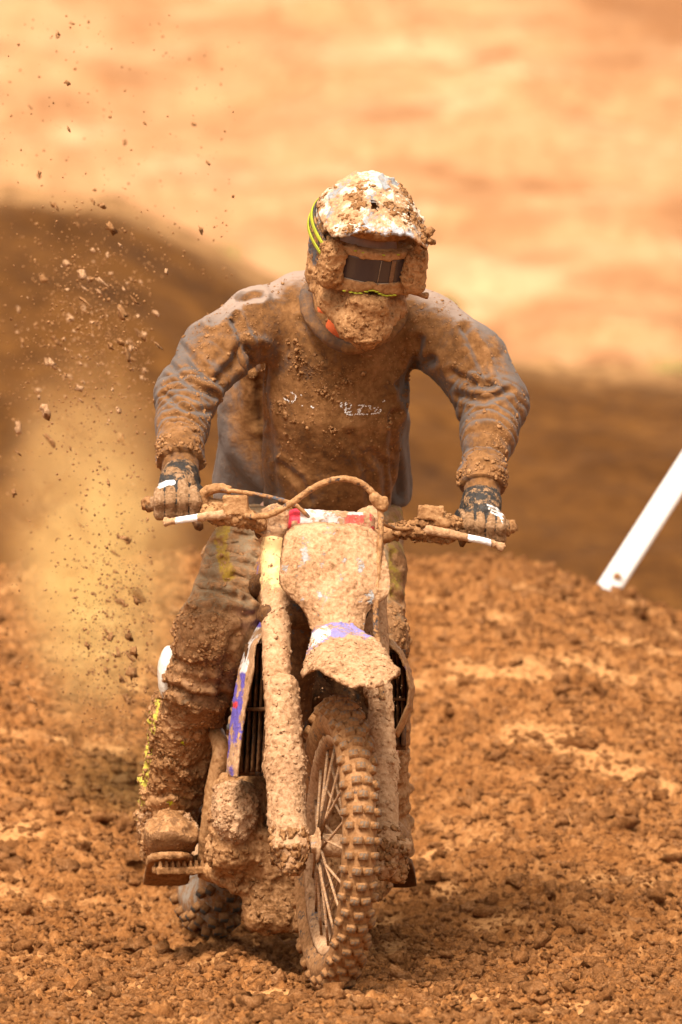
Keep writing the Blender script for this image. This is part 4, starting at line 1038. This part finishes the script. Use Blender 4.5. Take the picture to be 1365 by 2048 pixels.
# ---- boots
def make_boot(top, mid_, ank, heel, toe, sc_, seed):
    up = np.array([0, 0, 1.0]); fd = toe - heel; fl = np.linalg.norm(fd); fd /= fl; side = np.cross(fd, up); side /= np.linalg.norm(side); un = np.cross(side, fd)
    Rb = np.stack([side, fd, un])
    def f(P_):
        d = chain(P_, [top, mid_, ank], [.082 * sc_, .070 * sc_, .069 * sc_], .02)
        d = smin(d, cone(P_, heel + un * .055, toe - fd * .05 + un * .045, .055 * sc_, .050 * sc_), .035)
        d = smin(d, ell(P_, toe - fd * .060 + un * .040, (.063 * sc_, .076, .046), Rb), .02)
        # shin plate, buckle straps
        d = smin(d, cone(P_, top + A(-.005, -.045, -.02), mid_ + A(-.002, -.035, -.02), .045 * sc_, .042 * sc_), .02)
        return smax(d, -((P_ - heel) @ un.astype(np.float32)) - .002, .01)
    c = (top + toe + heel) / 3
    V, F = nets(f, np.minimum.reduce([top, heel, toe]) - .12, np.maximum.reduce([top, heel, toe]) + .12, .004)
    # folds at the ankle and straps across the shin
    for q0, q1 in ((.30, .36), (.62, .68), (.95, 1.0)):
        a = top * (1 - q0) + ank * q0; ax_ = (ank - top) / np.linalg.norm(ank - top); t_ = (V - a) @ ax_ + .012 * np.sin(V[:, 0] * 60)
        V = V + normals(V, F) * (-.006 * np.exp(-(t_ / .010) ** 2) + .004 * np.exp(-((t_ - .02) / .012) ** 2))[:, None]
    px, py = proj(V); sm_toe = 1 - .9 * np.exp(-(np.linalg.norm(V - (toe + un * .03), axis=1) / .078) ** 4)
    V = mudify(V, F, .005, 26, .009, 32, .06, seed, sm_toe); V = mudify(V, F, .0025, 90, .003, 70, .1, seed + 3, sm_toe)
    return V, F, un, fd, side
hr, tt = W(332, 1744, 1.02), W(344, 1700, .70)
V, F, un, fd, sd_ = make_boot(W(372, 1425, .79), W(348, 1560, .88), W(334, 1640, .935), hr, tt, 1.0, 91)
def btp(V_, N_):
    px, py = proj(V_); p = np.zeros((len(V_), 4)); p[:, :3] = (.05, .047, .043); p[:, 3] = .96
    m = (px < np.interp(py, [1400, 1500, 1600, 1700], [322, 306, 292, 284])) & (py < 1640); p[m, :3] = (.52, .44, .07); p[m, 3] = .50 + .8 * fbm(V_[m], 22, 2, 4)
    for x, y, r in ((378, 1468, 7), (367, 1487, 6), (372, 1598, 9), (340, 1605, 8)):
        k = np.exp(-((px - x) ** 2 + (py - y) ** 2) / r ** 2) * (N_[:, 1] < 0); m = k > .3; p[m, :3] = (.62, .68, .02); p[:, 3] -= .52 * k
    m = np.linalg.norm(V_ - (tt + un * .03), axis=1) < .074; p[m, :3] = (.22, .105, .042); p[m, 3] = .42 + .25 * sstep(.1, .6, N_[m, 2])
    return p
bt = mk('boot', V, F, M['boot'], person, btp(V, normals(V, F)), label='muddy boot with yellow flashes resting on the foot peg')
wb = lambda c, n: sstep(-.2, .6, -n[:, 1]) * (np.linalg.norm(c - (tt + un * .03), axis=1) > .078) * np.clip(.6 + 2 * fbm(c, 14, 2, 2), .1, 2)
lumps(bt, V, F, 1300, .002, .008, wb, 'boot', 2.0)
lumps(bt, V, F, 260, .002, .006, lambda c, n: wb(c, n) * (np.abs(proj(c)[1] - 1645) < 22), 'clay', 1.6)
def sole(hl, tp_, un_, sd):
    f_ = tp_ - hl; n = 50; G = []
    for t_ in np.linspace(-.10, 1.0, n):
        hw_ = .052 * (1 - .55 * max(0, (t_ - .8) / .2) ** 2) * (1 - .5 * max(0, (-t_) / .10) ** 2)
        G.append([hl + f_ * t_ + sd * (hw_ * s_) - un_ * (.004 + .008 * (t_ < .22)) for s_ in np.linspace(-1, 1, 16)])
    return slab(np.array(G), -un_ * .016)
V, F = sole(hr, tt, un, sd_); mk('sole', mudify(V, F, .003, 50, .003), F, M['boot'], bt, const_paint((.05, .03, .02), .85))
hl_, tl_ = W(790, 1748, 1.10), W(778, 1708, .84)
V, F, un2, fd2, sd2 = make_boot(W(772, 1440, .90), W(772, 1570, .97), W(778, 1640, 1.02), hl_, tl_, .70, 95)
b2 = mk('boot', V, F, M['boot'], person, const_paint((.05, .047, .043), .96))
V, F = sole(hl_, tl_, un2, sd2); mk('sole', V, F, M['dark'], b2, const_paint((.05, .03, .02), .9))

# ---- gloves: palm, four bent fingers round the grip, thumb below it
def make_glove(wr, palm0, palm1, fingers, thumb, name_paint, seed):
    def f(P_):
        d = chain(P_, [wr, palm0, palm1], [.040, .041, .036], .02)
        for pts, r in fingers:
            d = smin(d, chain(P_, pts, [r * 1.0, r * .97, r * .95, r * .9], .006), .0022)
        return smin(d, chain(P_, thumb, [.019, .016, .013], .008), .012)
    allp = np.array([wr, palm0, palm1] + [q for pts, r in fingers for q in pts] + list(thumb))
    V, F = nets(f, allp.min(0) - .055, allp.max(0) + .055, .0026)
    V = mudify(V, F, .0012, 60, .0014, 70, .08, seed)
    pt = name_paint(V, normals(V, F)); V32 = V.astype(np.float32)
    dd = np.sort(np.stack([chain(V32, pts, [r] * 4, .004) for pts, r in fingers], 1), axis=1); gr = sstep(.006, .001, dd[:, 1] - dd[:, 0]) * (dd[:, 0] < .012)
    pt[:, 3] -= .6 * gr  # shade between the fingers painted in: mud thinned to the black glove
    g = mk('glove', V, F, M['glove'], person, pt)
    lumps(g, V, F, 160, .0008, .0026, lambda c, n: sstep(0, .6, -n[:, 1]) * sstep(name_y[0], name_y[1], proj(c)[1]), 'glove', 1.8, ICO1)
    return g, V, F
def fing(xs, yk, ym, yt, Yk, Ym, Yt, dx):
    out = []
    for k, x in enumerate(xs):
        o = (0, .004, .002, -.006)[k] ; q = dx * k
        out.append(([W(x, yk + q - o * 300, Yk), W(x, ym + q, Ym), W(x, yt + q, Yt), W(x, yt + q + 2, Yt + .05)], (.0150, .0158, .0152, .0138)[k]))
    return out
def gp_r(V_, N_):
    px, py = proj(V_); p = np.zeros((len(V_), 4)); p[:, :3] = (.035, .030, .026); p[:, 3] = .52 + .55 * sstep(965, 990, py) - .35 * sstep(382, 398, px) * (N_[:, 0] > .3)
    m = polydist(px, py, [(320, 972), (334, 966), (346, 965)]) < 5; p[m, :3] = (.75, .75, .75); p[m, 3] = 0.05
    m = (np.hypot(px - 375, (py - 972)) < 16); p[m, 3] += .35
    return p
name_y = (955, 985)
make_glove(W(362, 945, .432), W(358, 968, .395), W(352, 988, .355), fing([390, 366, 342, 320], 983, 1002, 1028, .335, .300, .315, 0),
           [W(392, 985, .385), W(402, 1012, .375), W(390, 1032, .36)], gp_r, 5)
def gp_l(V_, N_):
    px, py = proj(V_); p = np.zeros((len(V_), 4)); p[:, :3] = (.035, .030, .026); p[:, 3] = .40 + .72 * sstep(1012, 1045, py + .35 * (px - 965) * 0) + .2 * fbm(V_, 40, 2, 3)
    for k in range(3):
        m = polydist(px, py, [(976 + k * 3, 1010 + k * 7), (994 + k * 3, 1017 + k * 7.5), (1006, 1030 + k * 8)]) < 1.7; p[m, :3] = (.72, .70, .66); p[m, 3] = 0.3
    return p
name_y = (1010, 1045)
make_glove(W(964, 990, .478), W(964, 1008, .455), W(967, 1028, .425), fing([940, 961, 981, 1000], 1028, 1048, 1070, .410, .372, .385, 2.5),
           [W(936, 1020, .455), W(926, 1050, .445), W(938, 1072, .43)], gp_l, 8)
for a, b_, r in ((W(363, 957, .425), W(363, 966, .415), .0445), (W(964, 996, .468), W(964, 1004, .462), .0445)):
    V, F = tube([a, (a + b_) / 2, b_], [r * .96, r, r * .95], 40, 5); mk('glove_band', mudify(V, F, .001, 60), F, M['glove'], person, const_paint((.03, .027, .025), .40))

# ---- helmet
def toH(P_): return ((P_ - HC.astype(np.float32)) @ HF.T.astype(np.float32)) / HSC.astype(np.float32)
def helmet(P_):
    q = toH(P_)
    d = ell(q, (0, .022, .055), (.124, .150, .142))
    d = smin(d, ell(q, (0, .03, -.03), (.102, .12, .08)), .05)
    jaw = chain(q, [A(.090, .02, -.060), A(.068, -.06, -.092), A(.028, -.122, -.128), A(0, -.138, -.140), A(-.028, -.122, -.128), A(-.068, -.06, -.092), A(-.090, .02, -.060)],
                [.032, .031, .030, .030, .030, .031, .032], .02)
    d = smin(d, jaw, .03)
    d = smin(d, cone(q, A(0, -.128, -.066), A(0, -.132, -.122), .040, .030, ((1, 0, 0), 1.25)), .035)         # nose and mouth vent mass
    d = smax(d, -box(q, A(0, -.14, .030), (.112, .115, .066), .03), .012)   # eye port
    d = smax(d, -ell(q, (0, .03, -.19), (.085, .11, .09)), .01)             # neck opening
    return d
V, F = nets(helmet, HC - .27, HC + .27, .0036)
q = toH(V)
dirty = sstep(.02, -.06, q[:, 2])
V = mudify(V, F, .0028, 30, .005, 34, .10, 101, .4 + .9 * dirty + .5 * sstep(.1, .2, q[:, 2])); V = mudify(V, F, .0018, 90, .002, 70, .1, 105)
def hlp(V_, N_):
    q = toH(V_); px, py = proj(V_); p = np.zeros((len(V_), 4)); p[:, :3] = (.52, .49, .43)
    st = np.sin(q[:, 0] * 40 + q[:, 2] * 30 + 3 * pn(V_, 9, 3)) > .25
    p[st, :3] = (.10, .105, .12)
    p[:, 3] = .66 + .34 * sstep(.02, -.07, q[:, 2]) + .45 * sstep(-.02, -.10, q[:, 1]) + .35 * fbm(V_, 10, 3, 12)
    m = (q[:, 0] < -.085) & (q[:, 2] > -.02); p[m, 3] -= .22
    return p
hm = mk('helmet', V, F, M['clay_soft'], person, hlp(V, normals(V, F)), label='full face helmet with a peak plastered in pale mud')
lumps(hm, V, F, 300, .0012, .007, lambda c, n: sstep(-.2, .5, -n[:, 1] + .5 * n[:, 2]) * np.clip(.35 + 2 * fbm(c, 16, 2, 2), .05, 2), 'lump', 2.2)
lumps(hm, V, F, 60, .001, .006, lambda c, n: sstep(-.1, .5, -n[:, 1]) * np.exp(-(np.linalg.norm(toH(c) - A(.0, -.16, -.105), axis=1) / .055) ** 2), 'lump', 1.4)
# peak with two vents
n1, n2 = 110, 130
T_, S_ = np.meshgrid(np.linspace(0, 1, n1), np.linspace(-1, 1, n2), indexing='ij')
hwp = .122 + .008 * np.sin(T_ * 2.6) - .012 * T_ ** 3
yb_, yf = .055, -.205
yy = yb_ + (yf + .030 * S_ ** 2 + .020 * np.clip((-S_ - .7) / .3, 0, 1) - yb_) * T_
zz = .206 - .050 * T_ ** 1.7 - (.085 - .052 * T_ ** 1.5) * np.abs(S_) ** 2.6 - .004 * np.cos(S_ * 7) * T_ + .006 * np.exp(-(S_ / .25) ** 2)
G = (np.stack([S_ * hwp * .95 - .008 * T_, yy, zz], -1) * HSC) @ HF + HC
hole = np.zeros((n1, n2), bool)
for s0 in (-.10, .58):
    sl = S_ - s0 - .10 * (T_ - .55) * (-1 if s0 < 0 else 1) * 2
    hole |= (np.abs(sl) < .055) & (T_ > .54) & (T_ < .70)
V, F = slab(G[:, ::-1], -.006 * HF[2], hole[:, ::-1])
def pkp(V_, N_):
    q = toH(V_); p = np.zeros((len(V_), 4)); p[:, :3] = (.70, .59, .44)
    st = (np.sin(q[:, 0] * 55 - q[:, 1] * 25 + 3 * pn(V_, 12, 3)) > .62); p[st, :3] = (.27, .27, .27)
    m = q[:, 1] < -.185; p[m, :3] = (.42, .43, .46)
    p[:, 3] = .50 + .75 * fbm(V_, 13, 4, 17) - .22 * sstep(-.15, -.19, q[:, 1]); return p
V0 = mudify(V, F, .0035, 24, .007, 30, .06, 111)
pk_, V, F = muddypart('peak', V0, F, M['clay'], hm, amp=.0016, scale=100, lump=.002, lscale=80, thr=.1, seed=5, paint=pkp)
wpk = lambda c, n: (n @ HF[2] > .2) * np.clip(.02 + 2.8 * fbm(c, 15, 3, 23), .015, 2) ** 1.6
lumps(hm, V, F, 1000, .0010, .0055, wpk, 'lump', 1.8); lumps(hm, V, F, 130, .003, .009, wpk, 'lump', 1.8)
edge = Hd(.098, -.165, .130)
v, f, _ = clods(edge + RNG.normal(0, .010, (16, 3)), RNG.uniform(.004, .010, 16), ICO2, .5); mk('mud_lumps', v, f, M['lump'], hm, np.array([0, 0, 0, 1.]), kind='stuff')
# goggles: frame with nose notch, film lens, two roll off canisters, strap
def arc(x, r0=.155):         # the frame follows the face
    return -r0 + .055 * (x / .085) ** 2
def gframe(P_):
    q = toH(P_); x = q[:, 0]; ysurf = -.128 + .05 * (np.abs(x) / .10) ** 2
    bot = -.040 + .022 * np.exp(-(x / .024) ** 2) - .004 * np.cos(x * 60)
    d2 = np.maximum(np.maximum(q[:, 2] - .078, bot - q[:, 2]), np.abs(x) - .106)
    d = smax(d2, np.abs(q[:, 1] - ysurf) - .018, .008)
    lens = np.maximum(np.maximum(np.abs(q[:, 2] - .028 - .05 * 0) - .030, np.abs(x) - .074), -.2 + 0 * x)
    cut = np.maximum(lens, q[:, 1] - (ysurf - .002))
    return smax(d * .8, -cut, .004)
V, F = nets(gframe, HC + (A(0, -.10, .02) @ HF) - .14, HC + (A(0, -.10, .02) @ HF) + .14, .003)
V = mudify(V, F, .002, 50, .003, 50, .08, 7)
def ggp(V_, N_):
    q = toH(V_); p = np.zeros((len(V_), 4)); p[:, :3] = (.045, .04, .038); p[:, 3] = .80 + .25 * sstep(.045, .06, q[:, 2]); return p
gg = mk('goggle_frame', V, F, M['clay_soft'], hm, ggp(V, normals(V, F)))
xs = np.linspace(-.075, .075, 40); zs = np.linspace(-.003, .059, 14)
G = np.array([[Hd(x, -.1410 + .05 * (abs(x) / .10) ** 2, z) for x in xs] for z in zs])
V, F = slab(G, np.array([0, .003, 0])); mk('goggle_lens', V, F, M['lens'], hm)
for zc in (-.0035, .0600):
    V, F = tube([Hd(x, -.1418 + .05 * (abs(x) / .10) ** 2, zc) for x in xs], .0016, 8, 2); mk('film_edge', V, F, M['film'], hm)
V, F = tube([Hd(.010, -.1432, .058), Hd(.009, -.1432, -.002)], .0009, 6, 3); mk('film_seam', V, F, M['film'], hm)
G = np.array([[Hd(x, -.1428 + .05 * (abs(x) / .10) ** 2, z) for x in np.linspace(.036, .047, 5)] for z in np.linspace(-.001, .057, 10)])
V, F = slab(G, np.array([0, .001, 0])); mk('mud_smear', V, F, M['clay_soft'], hm, const_paint((.2, .11, .06), .35))
for sg in (-1, 1):
    cx = .099 * sg; yc = -.108
    V, F = nets(lambda P_: smin(cone(toH(P_), A(cx, yc, -.012), A(cx, yc, .062), .026, .026), box(toH(P_), A(cx - .010 * sg, yc - .006, .026), (.020, .020, .038), .008), .01), HC - .2, HC + .2, .0034)
    V = mudify(V, F, .003, 36, .005, 40, .06, 31 + sg)
    cn, V, F = muddypart('film_canister', V, F, M['clay_soft'], hm, (.30, .20, .09), .88, .0016, 90, .002, 70, .1, 3)
    lumps(hm, V, F, 130, .0015, .007, lambda c, n: sstep(-.2, .5, n[:, 2] - .4 * n[:, 1]) , 'lump', 1.8)
V, F = tube([Hd(.090, -.108, -.028), Hd(.125, -.100, -.040), Hd(.140, -.095, -.043)], [.006, .0055, .008], 12, 5); muddypart('pull_knob', V, F, M['lump'], hm, (.1, .06, .03), 1, .002, 80, .002)
# goggle strap with neon stripes on the rider's right side of the shell
def shell_pt(a, z, off):
    c = np.array([0, .022, .055]); r = np.array([.124, .150, .142]) + off
    k = math.sqrt(max(.05, 1 - ((z - c[2]) / r[2]) ** 2)); return Hd(-math.cos(a) * r[0] * k, -math.sin(a) * r[1] * k + c[1], z)
def sweep(z0, wd, off, a0, a1, n=50):
    G = []
    for a in np.linspace(a0, a1, n):
        zc = z0 + .055 * (1 - (a - a1) / (a0 - a1)) * 0 + .09 * (1 - math.exp(-max(0, a0 - a) * 1.1))
        G.append([shell_pt(a, zc + d_, off) for d_ in np.linspace(-wd, wd, 7)])
    return slab(np.array(G), np.array([.003, .003, 0]))
V, F = sweep(.020, .024, .006, rad(48), rad(-40)); mk('goggle_strap', V, F, M['clay_soft'], hm, np.column_stack([np.tile([.05, .04, .04], (len(V), 1)), .38 + .5 * fbm(V, 30, 2, 3)]))
for z0 in (.006, .034):
    V, F = sweep(z0, .0045, .0095, rad(46), rad(-38)); mk('strap_stripe', V, F, M['neon'], hm, const_paint((.6, .7, .02), -.5))
# neon piping flecks on the goggle frame
for z_, xs_ in (('t', (-.052, -.035, .012, .048)), ('b', (-.060, -.046, -.036, -.026, -.014, -.006, .002, .010, .019, .027, .036, .046, .056))):
    for x in xs_:
        zz_ = .0785 if z_ == 't' else (-.040 + .022 * math.exp(-(x / .024) ** 2) - .004 * math.cos(x * 60)) + .0015
        if z_ == 't': zz_ = .074
        c = Hd(x, -.128 + .05 * (abs(x) / .10) ** 2 - .0185, zz_); L = .005 if z_ == 'b' else .0035
        V, F = tube([c - HF[0] * L, c, c + HF[0] * L], [.0012, .0021, .0012], 6, 3); mk('piping_fleck', V, F, M['neon'], hm)

# ------------------------------------------------------------------ course marker stake
a = W(1217, 1178, 6.35); b_ = W(1520, 705, 6.35); ax_ = (b_ - a) / np.linalg.norm(b_ - a); sdv = np.cross(ax_, [0, 1.0, 0]); c = (a - ax_ * .25 + b_) / 2; L = np.linalg.norm(b_ - a) / 2 + .125
V, F = nets(lambda P_: box(P_, c, (.034, .014, L), .004, [sdv, [0, 1.0, 0], ax_]), np.minimum(a - ax_ * .3, b_) - .08, np.maximum(a, b_) + .08, .007)
stake = thing('course_marker', 'plain white course stake leaning to the right behind the soil mound', 'marker stake', W(1222, 1160, 6.35))
mk('stake', V, F, M['white'], stake)
q = a + ax_ * .045 + np.array([0.004, -.0155, 0]); V, F, _ = clods(q[None], np.array([.012]), ICO2, .4); V[:, 1] = q[1] + (V[:, 1] - q[1]) * .3
mk('mud_fleck', V, F, M['lump'], stake, const_paint((.2, .1, .04), 1))

# ------------------------------------------------------------------ clods in the air, fine spray, dust
named = [(222, 456, 22, 'largest ragged brown clod high in the air left of the helmet'), (204, 411, 15, 'pointed dark clod in the air just above the largest one'),
         (111, 413, 14, 'tall narrow clod in the air near the dark bank edge at far left'), (80, 347, 13, 'flat wide clod in the air over pale sand at upper left'),
         (417, 327, 11, 'lone pale clod in the air between left edge and helmet top'), (134, 166, 9, 'small dark clod high over the sand at upper left'),
         (118, 67, 8, 'topmost dark clod near the upper left corner'), (246, 628, 19, 'bright tan clod flying left of the right shoulder of the rider'),
         (282, 672, 17, 'brown clod flying close to the bent right elbow'), (255, 712, 17, 'long pale clod flying just left of the right sleeve'),
         (28, 985, 17, 'round dark clod in the air at the left edge beside the dust'), (316, 690, 16, 'orange tan clod almost touching the right sleeve')]
ccol = lambda: np.array([0, 0, 0, 1.0])
def one(px, py, Y, r, label, group, mat='lump'):
    v, f, _ = clods(np.zeros((1, 3)), np.array([r]), ICO2, .75)
    v[:, 0] *= random.uniform(.7, 1.6); v[:, 2] *= random.uniform(.6, 1.6); v[:, 2] -= v[:, 0] * random.uniform(.2, 1.0)
    me = mesh_data('flying_clod', v, f, ccol()); me.materials.append(M[mat])
    o = bpy.data.objects.new('flying_clod', me); COL.objects.link(o); o.location = W(px, py, Y)
    return tag(o, label, 'mud clod', group)
for px, py, d_, lb in named: one(px, py, random.uniform(.9, 1.8), d_ * .85 / 2 / 830, lb, 'mud clods flying off the rear wheel')
k = 0
while k < 230:
    g = RNG.uniform()
    if g < .5: px, py = RNG.normal(190, 75), RNG.normal(680, 120)
    elif g < .85:
        t_ = RNG.uniform(); px, py = 225 + 85 * t_ + RNG.normal(0, 38), 1150 + 260 * t_ + RNG.normal(0, 70)
    else: px, py = RNG.uniform(10, 420), RNG.uniform(60, 1400)
    if px < 4 or (px > 300 and 660 < py < 1060) or (px > 330 and py > 1060) or (px > 600) or (py < 590 and px > 560) : continue
    dmm = 4 + 9 * RNG.uniform() ** 2.4 if not .5 <= g < .85 else 4 + 13 * RNG.uniform() ** 2.0
    if py < 480: dmm = min(dmm, 7)
    lb = ('small dark mud clod in the air over the pale sand at upper left' if py < 480 else
          'small tan mud clod in the air before the dark bank left of the rider' if py < 860 else 'small dark brown mud clod in the orange dust beside the leg of the rider')
    one(px, py, RNG.uniform(1.0, 3.2), dmm / 2 / 800, lb, 'small mud clods in the spray', 'clay' if 480 < py < 860 and RNG.uniform() < .7 else 'lump'); k += 1
n = 6500; g = RNG.uniform(size=n)
px = np.where(g < .40, RNG.normal(190, 85, n), np.where(g < .85, 225 + 60 * RNG.normal(size=n), RNG.uniform(0, 480, n)))
py = np.where(g < .40, RNG.normal(690, 130, n), np.where(g < .85, RNG.normal(1260, 150, n), RNG.uniform(30, 1450, n)))
keep = (px > -40) & ~((px > 310) & (py > 560)) & (py < 1500)
px, py = px[keep], py[keep]; pos = np.array([W(a, c_, y) for a, c_, y in zip(px, py, RNG.uniform(1.0, 3.4, len(px)))])
v, f, _ = clods(pos, .0007 + .0030 * RNG.uniform(size=len(pos)) ** 2, ICO1, .45); mk('mud_spray', v, f, M['lump'], None, ccol(), kind='stuff')
# a few specks round the front wheel and fender
m_ = 90; pos = np.array([W(a, c_, y) for a, c_, y in zip(RNG.uniform(600, 830, m_), RNG.normal(1370, 30, m_), RNG.uniform(-.35, .2, m_))])
v, f, _ = clods(pos, .0006 + .0018 * RNG.uniform(size=m_) ** 2, ICO1, .45); mk('mud_spray', v, f, M['clay'], None, ccol(), kind='stuff')
# dust thrown up behind the rear wheel
V, F = ICO3
dc = W(188, 1110, 2.6)
dob = mk('dust_cloud', V, F, M['soil'], None, None, kind='stuff'); dob.data.materials.clear()
b = NB('orange dust'); v_ = b.obj()
ln = b.n('ShaderNodeVectorMath', operation='LENGTH'); b.set(ln.inputs[0], v_)
fall = b.rng(ln.outputs['Value'], 1.0, .05)
mp = b.n('ShaderNodeMapping'); b.set(mp.inputs['Vector'], v_); mp.inputs['Scale'].default_value = (1, 1.2, 1.9)
nz = b.rng(b.noise(1.9, 6, .62, mp.outputs[0], .8), .36, .66)
vol = b.n('ShaderNodeVolumePrincipled'); b.set(vol.inputs['Color'], (1.0, .60, .27)); b.set(vol.inputs['Absorption Color'], (1.0, .62, .25))
b.set(vol.inputs['Density'], b.math('MULTIPLY', b.math('MULTIPLY', fall, b.math('ADD', nz, .12)), 6.5))
vol.inputs['Anisotropy'].default_value = .2
b.t.links.new(vol.outputs[0], b.out.inputs['Volume']); dob.data.materials.append(b.m)
dob.location = dc; dob.scale = (.30, .42, .60); dob.rotation_euler = (0, rad(-4), 0)
